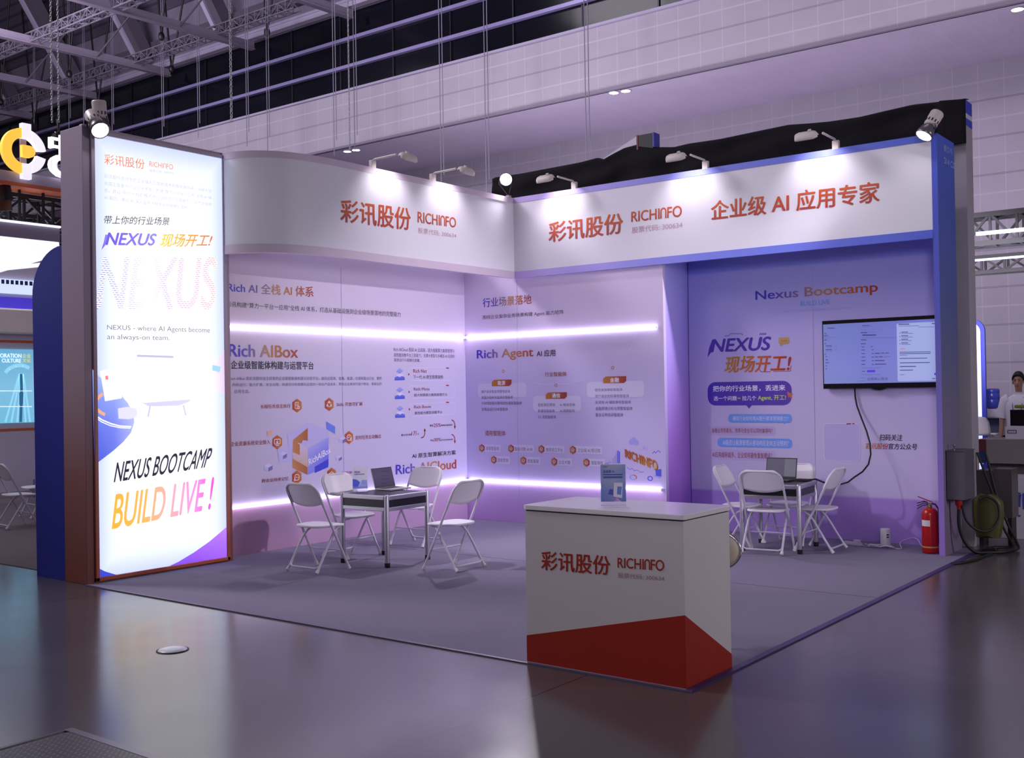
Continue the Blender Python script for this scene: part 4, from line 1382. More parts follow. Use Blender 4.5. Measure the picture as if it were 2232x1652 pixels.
pr.done()

# stool standing behind the counter
m_beige = mat('beige_vinyl', (192, 176, 160), 0.5)
m_chrome = mat('chrome', (190, 186, 190), 0.2, 0.9)
sy_ = -4.75
sx_ = on(1564, 1196, 1, sy_).x
st = thing('small_stool', 'beige oval backed stool mostly hidden behind the white counter', 'stool', (sx_, sy_, CT))
pb = MB()
for m__, nm, dx, k in ((m_beige, 'backrest', 0, 1.0),):
    pb.lathe((sx_, sy_, 0.66), [(0.0, -0.02), (0.10, -0.02), (0.135, -0.012), (0.14, 0.0), (0.135, 0.012), (0.10, 0.022), (0.0, 0.024)], 28, (0.35, -0.93, 0))
    pb.v = [(p[0], p[1], 0.66 + (p[2] - 0.66) * 0.82) for p in pb.v]
    pb.build('backrest', m_beige, st)
rm = MB()
c_ = Vector((sx_, sy_, 0.66)); ax_ = Vector((0.35, -0.93, 0)).normalized(); sd = Vector((0.93, 0.35, 0)).normalized()
rm.tube([c_ + sd * 0.143 * math.cos(2 * math.pi * i / 30) + Vector((0, 0, 0.118 * math.sin(2 * math.pi * i / 30))) for i in range(30)], 0.012, 8, closed=True).build('rim', m_chrome, st)
MB().lathe((sx_ - 0.19, sy_ + 0.03, 0.42), [(0.0, 0), (0.15, 0), (0.165, 0.012), (0.16, 0.04), (0.1, 0.05), (0, 0.05)], 28).build('seat', m_beige, st)
MB().tube([(sx_ - 0.01, sy_ + 0.02, 0.56), (sx_ - 0.04, sy_ + 0.03, 0.46), (sx_ - 0.19, sy_ + 0.03, 0.425)], 0.011, 8).build('back_support', m_chrome, st)
MB().tube([(sx_ - 0.19, sy_ + 0.03, 0.42), (sx_ - 0.19, sy_ + 0.03, 0.05 + CT)], 0.02, 12).build('column', m_chrome, st)
for a in range(5):
    ca, sa = math.cos(2 * math.pi * a / 5 + 0.2), math.sin(2 * math.pi * a / 5 + 0.2)
    MB().tube([(sx_ - 0.19, sy_ + 0.03, 0.06 + CT), (sx_ - 0.19 + 0.2 * ca, sy_ + 0.03 + 0.2 * sa, 0.035 + CT), (sx_ - 0.19 + 0.22 * ca, sy_ + 0.03 + 0.22 * sa, CT + 0.012)], [0.014, 0.012, 0.012], 8).build('leg', m_chrome, st)

# ================================================================== TELEVISION
m_tv = mat('tv_black', (12, 10, 18), 0.25, var=0.0)
tv = thing('television', 'large flat television hanging on the violet wall showing a pale desktop', 'television', (5.38, 0.56, 2.05))
tx0, tx1, tz0, tz1, ty = 4.745, 6.02, 1.675, 2.43, 0.525
MB().box(tx0, ty, tz0, tx1, ty + 0.045, tz1).build('casing', m_tv, tv, 0.005)
MB().box(5.2, ty + 0.045, 1.9, 5.6, YN, 2.2).build('wall_bracket', m_black, tv)
cb = MB()
rows = [[(5.28 + 0.17 * i / 8, ty + 0.002, tz0 - (0.022 * math.sin(math.pi * i / 8)) * j) for i in range(9)] for j in (0, 1)]
cb.grid(rows, False).build('stand_lug', m_tv, tv, solid=0.02)
m_ts = gmat('desktop_screen', 0, [(0, (118, 130, 186)), (0.35, (112, 120, 190)), (0.7, (118, 122, 196)), (1, (122, 128, 196))], 0.25, ax2=2, stops2=[(0, (126, 134, 190)), (0.3, (128, 132, 200)), (1, (104, 112, 178))], fac2=0.5, emit=0.5)
scr = MB().box(tx0 + 0.012, ty - 0.0015, tz0 + 0.055, tx1 - 0.014, ty, tz1 - 0.04).build('screen', m_ts, tv)
pr = Print(tv, 1, ty - 0.0015, cT, -0.001)
pr.th = scr
e_pan = flat('screen_panel', (150, 162, 204), 0.62)
e_txt = flat('screen_text', (62, 58, 120), 0.5)
e_tx2 = flat('screen_text_faint', (92, 96, 156), 0.6)
e_vio = flat('screen_violet', (74, 44, 190), 0.8)
e_red = flat('screen_red', (190, 110, 160), 0.7)
e_grn = flat('screen_green', (60, 110, 120), 0.7)
pr.rrect('screen_window', e_pan, (1408, 1205), (2105, 165), 0.015, 0.0003)
def bar(m_, x, y, w_, h_=9):
    pr.k = 7
    pr.poly('screen_text_line', m_, [(x, y + h_), (x + w_, y + h_ - w_ * 0.012), (x + w_, y - h_ - w_ * 0.012), (x, y - h_)], 0.0008)
for x, y, w_, h_ in ((190, 282, 120, 8), (130, 372, 40, 7), (125, 411, 75, 7), (125, 437, 215, 5), (125, 462, 130, 5), (130, 487, 50, 7), (135, 548, 30, 7), (160, 587, 100, 7), (160, 607, 110, 5),
                    (160, 652, 100, 8), (160, 674, 115, 6), (135, 735, 30, 7), (155, 777, 30, 7), (155, 830, 42, 8), (155, 882, 60, 7), (155, 935, 30, 7), (155, 988, 30, 7), (320, 590, 28, 6), (320, 658, 30, 6),
                    (795, 236, 120, 7), (795, 256, 180, 5), (770, 305, 30, 6), (830, 305, 30, 6), (960, 300, 55, 6), (1043, 296, 55, 6), (768, 358, 108, 9), (890, 353, 160, 6), (795, 402, 240, 13), (770, 450, 620, 6),
                    (768, 485, 95, 8), (768, 553, 85, 8), (782, 606, 45, 7), (942, 600, 30, 7), (780, 660, 58, 7), (958, 656, 32, 7), (780, 722, 62, 7), (955, 720, 40, 7), (1012, 718, 90, 9), (1120, 714, 60, 8),
                    (1195, 712, 58, 8), (780, 784, 66, 7), (955, 783, 40, 7), (1012, 780, 60, 8), (1088, 778, 58, 9), (1162, 776, 130, 6), (780, 848, 62, 8), (958, 847, 38, 7), (1012, 844, 168, 9), (780, 910, 62, 8),
                    (958, 910, 38, 7), (1012, 907, 195, 9), (775, 972, 330, 6), (790, 1030, 55, 7), (768, 1087, 340, 5), (755, 1147, 95, 6), (715, 1200, 120, 5)):
    bar(e_txt if h_ > 6 else e_tx2, x, y, w_, h_ * 0.8)
for x, y, w_, h_ in ((1420, 213, 190, 10), (2000, 200, 60, 9), (1420, 243, 360, 6), (1770, 262, 275, 5), (1470, 350, 118, 8), (1470, 374, 205, 6), (1470, 412, 120, 8), (1470, 436, 205, 6), (1470, 474, 120, 8),
                    (1470, 498, 180, 6), (1470, 537, 122, 8), (1470, 562, 165, 6), (1440, 698, 540, 7), (1440, 725, 540, 7), (1440, 752, 140, 6), (1440, 806, 480, 7), (1445, 884, 520, 8), (1445, 948, 280, 9),
                    (1445, 1012, 230, 8), (1440, 1090, 85, 6), (2005, 1156, 60, 8)):
    bar(e_txt if h_ > 6 else e_tx2, x, y, w_, h_ * 0.8)
for y in (366, 428, 490, 552):
    pr.ngon('screen_dot', e_grn, (1447, y), 0.006, 10, 0, 0.001)
pr.rrect('screen_button', e_vio, (875, 1048), (1018, 1006), 0.008, 0.0008)
pr.rrect('screen_button', e_vio, (2043, 1098), (2084, 1056), 0.01, 0.001)
bar(e_red, 1452, 640, 85, 10)
pr.text('subtitle_lettering', '应用核心亮点:', e_txt, (880, 1190), (1245, 1130), 0.0, 0, 3, 0.0012)
pr.done()
# its cable
cbl = []
for (u, v_, y) in ((1863, 846, 0.57), (1864, 865, 0.575), (1868, 885, 0.57), (1878, 912, 0.55), (1889, 940, 0.52), (1896, 965, 0.47), (1898, 990, 0.42), (1893, 1012, 0.34), (1880, 1028, 0.26), (1862, 1040, 0.17), (1848, 1051, 0.1), (1830, 1056, 0.03), (1810, 1056, -0.04), (1792, 1050, -0.09), (1778, 1044, -0.13)):
    cbl.append(on(u, v_, 1, y))
cbl.append(Vector((4.86, -0.17, 0.72)))
tag(MB().tube(cbl, 0.009, 8).build('television_cable', m_rub), 'black cable looping from the television down to the table', 'cable')

# ================================================================== FLOOR THINGS BY THE VIOLET WALL
m_red = mat('extinguisher_red', (172, 14, 16), 0.25, var=0.03)
ex, ey = 5.995, 0.10
fe = thing('fire_extinguisher', 'red fire extinguisher standing at the foot of the blue end panel', 'fire extinguisher', (ex, ey, CT))
MB().lathe((ex, ey, CT), [(0.06, 0), (0.076, 0.004), (0.079, 0.02), (0.079, 0.39), (0.074, 0.42), (0.058, 0.445), (0.03, 0.458), (0.0, 0.46)], 28).build('cylinder', m_red, fe)
MB().lathe((ex, ey, CT), [(0.0795, 0.058), (0.0802, 0.06), (0.0802, 0.07), (0.0795, 0.072)], 28).build('band', mat('yellow_band', (176, 150, 70), 0.5), fe)
MB().lathe((ex, ey, CT), [(0.024, 0.452), (0.026, 0.458), (0.022, 0.475), (0.02, 0.49), (0.0, 0.49)], 16).build('neck', mat('olive_brass', (120, 118, 60), 0.4, 0.5), fe)
MB().box(ex - 0.02, ey - 0.02, CT + 0.485, ex + 0.03, ey + 0.02, CT + 0.515).build('valve', m_chrome, fe, 0.004)
MB().beam((ex + 0.025, ey, CT + 0.515), (ex - 0.11, ey - 0.02, CT + 0.565), 0.022, 0.008).build('squeeze_lever', m_red, fe)
MB().beam((ex + 0.02, ey, CT + 0.50), (ex - 0.06, ey - 0.012, CT + 0.522), 0.022, 0.007).build('carry_handle', m_black, fe)
MB().tube([(ex + 0.02, ey - 0.01, CT + 0.50), (ex + 0.06, ey - 0.02, CT + 0.495), (ex + 0.092, ey - 0.02, CT + 0.45), (ex + 0.096, ey - 0.018, CT + 0.3), (ex + 0.094, ey - 0.016, CT + 0.1)], 0.01, 8).build('hose', m_black, fe)
for k in range(3):
    MB().tube([(ex - 0.01, ey - 0.02, CT + 0.51 - k * 0.012), (ex - 0.06, ey - 0.035, CT + 0.515 - k * 0.018), (ex - 0.11, ey - 0.045, CT + 0.50 - k * 0.028)], 0.0045, 6).build('strap', m_black, fe)
lb = MB()
rows = []
for zz in (0.275, 0.335):
    rows.append([(ex + 0.0797 * math.cos(a), ey + 0.0797 * math.sin(a), CT + zz) for a in [math.radians(215 + 9 * i) for i in range(9)]])
lb.grid(rows).build('paper_label', mat('paper_label', (206, 200, 204), 0.6), fe)

rx, ry = 5.484, 0.28
rt = thing('router', 'white cylindrical router standing upright in a coil of white cables', 'router', (rx, ry, CT))
MB().lathe((rx, ry, CT), [(0.0, 0), (0.05, 0), (0.052, 0.006), (0.052, 0.185), (0.047, 0.192), (0.0, 0.192)], 28).build('body', mat('router_white', (214, 206, 214), 0.4), rt)
lb = MB()
for zz in (0.10, 0.125):
    lb.grid([[(rx + 0.0525 * math.cos(a), ry + 0.0525 * math.sin(a), CT + zz + d) for a in [math.radians(300 + 6 * i) for i in range(6)]] for d in (0, 0.014)])
lb.build('print_lettering', black, rt)
m_wc = mat('white_cable', (206, 194, 214), 0.45)
sp_ = thing('power_strip', 'white power strip with a plug lying on the carpet by the violet wall', 'power strip', (5.14, 0.25, CT), math.radians(-20))
MB(False).box(-0.11, -0.035, 0, 0.11, 0.035, 0.03).build('body', m_wc, sp_, 0.006)
MB(False).box(0.03, -0.02, 0.03, 0.095, 0.025, 0.06).build('plug', m_wc, sp_, 0.005)
random.seed(4)
cbm = []
p = [Vector((5.22, 0.22, CT + 0.006))]
for i in range(46):
    a = i * 0.55
    p.append(Vector((5.36 + 0.0035 * i + 0.10 * math.cos(a) * (0.7 + 0.3 * math.sin(i * 1.7)), 0.19 + 0.045 * math.sin(a) * (0.8 + 0.2 * math.cos(i)), CT + 0.008 + 0.02 * abs(math.sin(i * 0.9)))))
p.append(Vector((rx + 0.06, ry - 0.02, CT + 0.02)))
def smooth(path, k=4):
    out = []
    n = len(path)
    for i in range(n - 1):
        a, b, c_, d = path[max(0, i - 1)], path[i], path[i + 1], path[min(n - 1, i + 2)]
        for q in range(k):
            t_ = q / k
            out.append(0.5 * ((2 * b) + (c_ - a) * t_ + (2 * a - 5 * b + 4 * c_ - d) * t_ ** 2 + (3 * b - a - 3 * c_ + d) * t_ ** 3))
    out.append(path[-1])
    return out
tag(MB().tube(smooth(p), 0.0045, 6).build('white_cable', m_wc), 'coil of thin white cable on the carpet between the power strip and the router', 'cable')
p = [Vector(q) for q in ((rx + 0.055, ry - 0.03, CT + 0.006), (5.60, 0.20, CT + 0.006), (5.68, 0.18, CT + 0.01), (5.62, 0.33, CT + 0.05), (5.70, 0.44, CT + 0.09), (5.76, 0.46, CT + 0.075), (5.82, 0.40, CT + 0.02), (5.93, 0.33, CT + 0.006))]
tag(MB().tube(smooth(p), 0.004, 6).build('white_cable', m_wc), 'single white cable rising from the router and running toward the fire extinguisher', 'cable')

# ================================================================== LAMPS ON THE FASCIAS
m_lampw = mat('lamp_cream_shell', (206, 196, 190), 0.45)
m_lens = flat('lamp_lens', (255, 250, 255), 30)


def arm_lamp(base, out, run, label):
    """base on the fascia top edge, arm along OUT, trough along RUN"""
    base, out, run = Vector(base), Vector(out), Vector(run)
    t = thing('arm_lamp', label, 'lamp', tuple(base), 0, 'arm lamps clipped along the fascias')
    z = Vector((0, 0, 1))
    MB().beam(base - z * 0.01, base + z * 0.085, 0.07, 0.045, out).build('clamp', m_lampw, t, 0.004)
    e = base + out * 0.36 + z * 0.10
    MB().tube([base + z * 0.075, base + out * 0.04 + z * 0.095, e], 0.013, 8).build('arm', m_lampw, t)
    # half round trough open toward the fascia and down
    b = MB()
    c0 = e + run * 0.05 - z * 0.02
    dirs = (-out * 0.6 - z * 0.8).normalized()
    side = run.cross(dirs).normalized()
    rows = []
    for u_, rr_ in ((0.0, 0.02), (0.03, 0.055), (0.055, 0.062), (0.20, 0.062), (0.235, 0.05)):
        rows.append([c0 + run * u_ + side * rr_ * math.cos(math.pi * i / 10) - dirs * rr_ * math.sin(math.pi * i / 10) for i in range(11)])
    b.grid(rows).build('shade', m_lampw, t, solid=0.005)
    MB().tube([c0 + run * 0.05 - dirs * 0.015, c0 + run * 0.2 - dirs * 0.015], 0.012, 8).build('tube_bulb', flat('halogen_glow', (255, 244, 230), 6), t)
    MB().beam(c0 + run * 0.075 - dirs * 0.058, c0 + run * 0.075 - dirs * 0.082, 0.03, 0.03, run).build('hinge_knob', m_lampw, t)
    src = c0 + run * 0.125 + dirs * 0.01
    tgt = base + run * 0.17 - z * 0.36
    spot('arm_lamp_light', src, tgt, 112, 15, (1.0, 0.93, 1.0), 0.8, 0.03, t)


for y, lb_ in ((on(812, 354, 0, 0.85).y, 'cream arm lamp over the curved fascia, the one nearer the tower'), (on(943, 384, 0, 0.85).y, 'cream arm lamp over the curved fascia, the one nearer the corner spotlight')):
    arm_lamp((0.85, y, H1), (1, 0, 0), (0, 1, 0), lb_)
for u, v_, lb_ in ((1252, 402, 'cream arm lamp over the straight fascia, the first from the corner spotlight'), (1538, 358, 'cream arm lamp over the straight fascia, the middle one of its three'), (1822, 314, 'cream arm lamp over the straight fascia, the one closest to the end panel')):
    arm_lamp((on(u, v_, 1, -0.02).x, -0.02, H1), (0, -1, 0), (-1, 0, 0), lb_)

m_spw = mat('spot_body_white', (196, 184, 180), 0.4)
m_spd = mat('spot_hood_grey', (104, 96, 108), 0.3, 0.4)


def spot_lamp(lens, d, foot, label, power, ang, on_=True, s=1.0, target=None):
    """lens centre, beam direction d, clamp point foot"""
    lens, d, foot = Vector(lens), Vector(d).normalized(), Vector(foot)
    t = thing('spotlight', label, 'spotlight', tuple(foot), 0, None)
    MB().lathe(lens, [(0.07 * s, -0.03 * s), (0.078 * s, 0.0), (0.086 * s, -0.004 * s), (0.08 * s, -0.05 * s), (0.06 * s, -0.11 * s), (0.05 * s, -0.125 * s)], 28, d).build('hood', m_spd, t)
    MB().lathe(lens, [(0.046 * s, -0.125 * s), (0.062 * s, -0.132 * s), (0.064 * s, -0.15 * s), (0.066 * s, -0.275 * s), (0.06 * s, -0.288 * s), (0, -0.29 * s)], 28, d).build('housing', m_spw, t)
    MB().lathe(lens, [(0.0, -0.004 * s), (0.074 * s, -0.006 * s), (0.076 * s, -0.02 * s)], 28, d).build('lens', m_lens if on_ else m_glass, t)
    sl = MB()
    a1 = d.orthogonal().normalized(); a2 = d.cross(a1)
    for i in range(12):
        a = 2 * math.pi * i / 12
        n_ = a1 * math.cos(a) + a2 * math.sin(a)
        sl.beam(lens - d * 0.155 * s + n_ * 0.0655 * s, lens - d * 0.185 * s + n_ * 0.0655 * s, 0.012 * s, 0.004, n_)
    sl.build('vent_slots', m_black, t)
    mid = lens - d * 0.14 * s
    side = d.cross(Vector((0, 0, 1))).normalized()
    MB().tube([mid + side * 0.075 * s, mid + side * 0.082 * s - Vector((0, 0, 0.05)), foot + Vector((0, 0, 0.02)), mid - side * 0.082 * s - Vector((0, 0, 0.05)), mid - side * 0.075 * s], 0.008, 8).build('yoke', m_spd, t)
    MB().beam(foot - Vector((0, 0, 0.012)), foot + Vector((0, 0, 0.03)), 0.06, 0.05).build('clamp', m_spw, t, 0.003)
    if on_:
        spot('spotlight_beam', lens + d * 0.02, target or (lens + d * 3), ang, power, (0.93, 0.88, 1.0), 0.9, 0.06, t)


lens1 = on(219, 285, 1, -5.56)
spot_lamp(lens1, (0.72, -0.12, -0.66), (0.06, -5.55, TZ + 0.012), 'lit spotlight on top of the glowing tower, its lens aimed over the carpet', 650, 46, target=(3.3, -1.5, 0.2))
b2 = on(217, 246, 1, -5.42)
spot_lamp(b2 + Vector((-0.02, 0.03, -0.17)), (-0.05, 0.12, -0.99), (0.02, -5.3, TZ + 0.012), 'second spotlight on the tower pointing down the far side, seen from behind', 0, 60, False)
lens3 = on(1103, 391, 1, -0.16)
spot_lamp(lens3, (0.66, -0.72, -0.14), (0.80, -0.03, H1 + 0.012), 'dazzling spotlight on the inner corner of the fascias shining straight out', 420, 84, target=(3.0, -3.0, 0.2))
lens4 = on(2013, 297, 1, -0.3)
spot_lamp(lens4, (-0.35, -0.45, -0.82), (6.08, -0.02, H1 + 0.012), 'lit spotlight on the end of the straight fascia beside the blue end panel', 800, 56, target=(0.6, -1.7, 1.2))

# ================================================================== HANGING THINGS IN THE HALL
CG = 'suspension cables in front of the hall wall'
def hang(u, y, v_bot, pair=0.09, r=0.011, u_bot=None, ztop=16.6):
    a = on(u, 150, 1, y)
    zb = on(u if u_bot is None else u_bot, v_bot, 1, y).z
    t = tag(MB().tube([(a.x, y, ztop), (a.x, y, zb)], r, 6).tube([(a.x + pair, y, ztop), (a.x + pair, y, zb + 0.4)], r, 6).build('suspension_cable', m_wire),
            'thin pair of steel cables hanging from the hall roof over the dark windows', 'cable', CG)
    return t
for u, vb in ((73, 270), (149, 285), (181, 290), (243, 300), (352, 306), (430, 300), (536, 320), (581, 330), (726, 340), (771, 330), (958, 420), (1056, 430), (1275, 350)):
    hang(u, 8.3, vb)
m_chain = mat('galvanised_chain', (150, 150, 150), 0.4, 0.4)


def chain(x, y, z0, z1, r=0.036, link=0.13, w=0.012):
    b = MB()
    n = int((z1 - z0) / (link * 0.72))
    for i in range(n):
        z = z0 + i * link * 0.72
        d = Vector((1, 0, 0)) if i % 2 else Vector((0, 1, 0))
        pts_ = [Vector((x, y, z + link / 2)) + d * (r * math.cos(a)) + Vector((0, 0, link / 2 * math.sin(a))) for a in [2 * math.pi * k / 8 for k in range(8)]]
        b.tube(pts_, w, 5, closed=True)
    return b


a = on(503, 150, 1, 8.0)
tag(chain(a.x, 8.0, on(498, 268, 1, 8.0).z, 13.4).build('hoist_chain', m_chain), 'long galvanised hoist chain hanging in front of the dark windows past the curved fascia', 'chain')
a = on(760, 150, 1, 8.1)
tag(chain(a.x, 8.1, on(760, 330, 1, 8.1).z, 13.4, 0.018, 0.09, 0.008).build('hoist_chain', m_chain), 'thin hoist chain hanging in front of the tiled wall over the curved fascia', 'chain')
for u, lb_ in ((127, 'hoist chain running down to the black hook over the yellow logo sign'), (112, 'slacker hoist chain hanging beside the one that ends in the black hook')):
    a = on(u, 150, 1, -3.2)
    tag(chain(a.x, -3.2, on(u, 268, 1, -3.2).z, 8.2, 0.012, 0.05, 0.005).build('hoist_chain', m_chain), lb_, 'chain')
a = on(125, 276, 1, -3.2)
hk = MB().tube([(a.x, -3.2, a.z + 0.1), (a.x + 0.02, -3.2, a.z + 0.02), (a.x + 0.04, -3.2, a.z - 0.06), (a.x, -3.2, a.z - 0.11), (a.x - 0.05, -3.2, a.z - 0.07)], 0.018, 8)
hk.box(a.x - 0.05, -3.25, a.z - 0.3, a.x + 0.05, -3.15, a.z - 0.1)
tag(hk.build('chain_hook', m_black), 'black hook and clamp at the end of the hoist chain over the logo sign', 'hook')

m_truss = mat('aluminium_truss', (132, 124, 142), 0.4, 0.35)


def lattice(name, p0, p1, s, seg, r, rb, m, label, cat='truss', up=(0, 0, 1), group=None):
    """box truss between p0 and p1"""
    p0, p1 = Vector(p0), Vector(p1)
    d = (p1 - p0).normalized()
    upv = Vector(up)
    sd = d.cross(upv).normalized()
    L = (p1 - p0).length
    n = max(2, int(L / seg))
    cs = [(-1, -1), (1, -1), (1, 1), (-1, 1)]
    Q = lambda k, t_: p0 + d * (L * t_) + sd * (cs[k][0] * s / 2) + upv * (cs[k][1] * s / 2)
    th = thing(name, label, cat, tuple((p0 + p1) / 2), 0, group)
    b = MB()
    for k in range(4):
        b.beam(Q(k, 0), Q(k, 1), r, r, upv)
    b.build('chord_frame', m, th)
    b = MB()
    for i in range(n):
        for k in range(4):
            k2 = (k + 1) % 4
            t0, t1 = i / n, (i + 1) / n
            if i % 2:
                b.beam(Q(k, t0), Q(k2, t1), rb, rb, upv)
            else:
                b.beam(Q(k2, t0), Q(k, t1), rb, rb, upv)
            b.beam(Q(k, t0), Q(k2, t0), rb, rb, d)
    b.build('lattice', m, th)
    return th


lattice('lighting_truss', (-44, 8.6, 12.33), (-13, 8.6, 12.33), 0.27, 0.32, 0.034, 0.02, m_truss, 'long pale lattice truss under the hall roof, running close along the dark windows')
lattice('lighting_truss', (-40, 5.2, 12.15), (-12, 5.2, 12.15), 0.27, 0.32, 0.034, 0.02, m_truss, 'long pale lattice truss under the hall roof, the one farther from the windows')
SG = 'black slings on the hall roof steel'
def sling(u0, u1, v0, ub, vb, y):
    a, b_, c_ = on(u0, v0, 1, y), on(u1, v0, 1, y), on(ub, vb, 1, y)
    k_ = (14.15 + (10.1 - y) * 1.529 - c_.z) / max(0.2, a.z - c_.z)      # up to the roof deck
    a, b_ = c_ + (a - c_) * k_, c_ + (b_ - c_) * k_
    m__ = MB().tube([a, c_], 0.03, 6).tube([b_, c_], 0.03, 6)
    m__.ball(tuple(c_), (0.09, 0.09, 0.13), 10, 8)
    tag(m__.build('lifting_sling', m_black), 'black V sling with a round shackle hanging from the hall roof steel', 'sling', SG)
sling(140, 161, 30, 151, 161, 7.0)
sling(345, 359, 0, 352, 79, 7.0)
sling(207, 223, 155, 214, 225, 9.0)
sling(368, 384, 90, 374, 150, 9.0)
sling(577, 592, 5, 582, 70, 9.0)
sling(68, 84, 208, 74, 262, 9.0)
sling(0, 8, 150, 2, 222, 7.6)

# downlights in the soffit
for u, v_, lb_ in ((1338, 201, 'round downlight glowing in the soffit over the black cloth, the lower one of its pair'), (1364, 197, 'round downlight glowing in the soffit over the black cloth, the upper one of its pair'),
                   (757, 329, 'round downlight glowing in the soffit over the curved fascia, the lower one of its pair'), (776, 326, 'round downlight glowing in the soffit over the curved fascia, the upper one of its pair'),
                   (2218, 19, 'single downlight glowing in the soffit near the picture corner over the tiled wall')):
    c_ = fl(u, v_, 8.65)
    dl = thing('downlight', lb_, 'downlight', tuple(c_), 0, None)
    MB().lathe((c_.x, c_.y, 8.652), [(0.13, 0.0), (0.13, -0.02), (0.11, -0.024), (0.105, -0.01)], 24).build('rim', m_steel_l, dl)
    MB().lathe((c_.x, c_.y, 8.65), [(0.0, -0.02), (0.105, -0.02)], 24).build('lens', m_lampon, dl)

# ================================================================== BOOTH BEYOND THE TOWER
NX = -9.0
m_nw = mat('neighbour_white', (206, 198, 214), 0.5)
nb = thing('exhibition_wall', 'pale wall of the far booth carrying a teal screen and a train picture', 'wall', (NX - 0.1, -2.0, 0))
MB().box(NX - 0.2, -4.5, 0, NX, 1.5, 4.4).build('panel', m_nw, nb)
def zat(u, v_):
    return on(u, v_, 0, NX).z
m_or = mat('orange_stripe', (208, 104, 62), 0.5)
for v_ in (937, 744):
    z = zat(20, v_)
    MB().box(NX, -4.5, z - 0.022, NX + 0.004, 1.5, z + 0.022).build('orange_stripe', m_or, nb)
e_teal = gmat('teal_screen', 2, [(0, (96, 190, 216)), (0.5, (120, 196, 222)), (1, (70, 168, 200))], 0.3, ax2=1, stops2=[(0, (80, 190, 210)), (1, (150, 190, 226))], fac2=0.4, emit=0.75)
sc_ = MB().box(NX, -4.0, zat(20, 922), NX + 0.03, on(74, 800, 0, NX).y, zat(20, 761)).build('screen', e_teal, nb)
pr = Print(nb, 0, NX + 0.03, PX, 0.003)
pr.th = sc_
e_w = flat('screen_white', (232, 246, 255), 0.8)
e_y = flat('screen_yellow', (222, 206, 110), 0.8)
e_b = flat('screen_track', (150, 214, 236), 0.8)
e_d = flat('screen_dark', (48, 110, 150), 0.6)
pr.text('lettering', 'CORPORATION', e_w, (-28, 779), (47, 771), 0.02)
pr.text('lettering', 'CULTURE', e_w, (4, 790), (46, 782), 0.02)
pr.text('lettering', '企业', e_y, (49, 780), (67, 771), 0.01)
pr.text('lettering', '文化', e_y, (49, 790), (67, 782), 0.01)
for x in (12, 25, 38, 56, 66):
    pr.line('track_line', e_b, [(x + (48 - x) * 0.0, 920), (48 + (x - 48) * 0.15, 815)], 0.03)
pr.line('track_line', e_d, [(46, 815), (47, 850), (45, 920)], 0.05, 0.001)
pr.poly('train_picture', e_d, [(42, 855), (51, 855), (50, 882), (42, 882)], 0.0015)
pr.line('screen_line', e_w, [(-5, 852), (70, 852)], 0.012, 0.001)
pr.line('screen_line', e_w, [(-5, 886), (70, 886)], 0.012, 0.001)
pr.line('track_curve', e_b, [(12, 812), (20, 803), (34, 797), (50, 796), (64, 802)], 0.06)
pr.done()
pr.parts = {}
e_blue = flat('violet_led_band', (70, 56, 190), 0.7)
MB().box(NX, -4.5, zat(20, 672), NX + 0.05, 1.5, zat(20, 648)).build('led_band', e_blue, nb)
MB().box(NX, -4.5, zat(20, 728), NX + 0.14, 1.5, zat(20, 673)).build('cornice', mat('cream_cornice', (236, 226, 220), 0.5), nb, 0.03)
tr_ = MB().box(NX, -4.5, zat(20, 640), NX + 0.06, 1.5, zat(20, 609)).build('train_picture', flat('train_white', (206, 222, 248), 0.85), nb)
for i in range(14):
    u = 3 + i * 10.2
    p_ = on(u, 618, 0, NX + 0.062)
    q_ = on(u + 6.5, 618, 0, NX + 0.062)
    MB().box(NX + 0.06, p_.y, zat(20, 620), NX + 0.064, q_.y, zat(20, 611)).build('train_window', flat('train_window', (30, 40, 90), 0.2) if i == 0 else bpy.data.materials['train_window'], tr_)
MB().box(NX, -4.5, zat(20, 1072), NX + 0.02, 1.5, 0.0).build('skirting', mat('beige_skirting', (168, 156, 150), 0.6), nb)

ZS = 3.6
m_glow = flat('luminous_ceiling', (240, 240, 250), 1.0)
cp_ = thing('canopy_light', 'broad white luminous canopy of the far booth under a grey edge band', 'canopy', (-5, -4, ZS))
MB().prism([(-3.18, -8.0, ZS), (-3.18, -3.96, ZS), (-4.08, -3.43, ZS), (-6.54, -2.99, ZS), (-8.7, -2.65, ZS), (-8.7, -8.0, ZS)], (0, 0, 0.03)).build('luminous_panel', m_glow, cp_)
MB().box(-3.24, -8.0, ZS + 0.03, -3.16, -3.96, ZS + 0.2).build('edge_band', mat('grey_edge_band', (160, 150, 164), 0.5), cp_)
MB().box(-3.25, -8.0, ZS + 0.2, -3.13, -3.96, ZS + 0.225).build('light_line', flat('edge_light', (230, 236, 255), 1.1), cp_)
MB().beam((-8.5, -5.24, 3.315), (-5.2, -3.05, 3.6), 0.06, 0.05).build('strip_light', flat('strip_light', (236, 236, 250), 0.9), cp_)
MB().beam((-8.5, -5.05, 3.45), (-5.2, -2.98, 3.7), 0.06, 0.05).build('orange_rail', m_or, cp_)

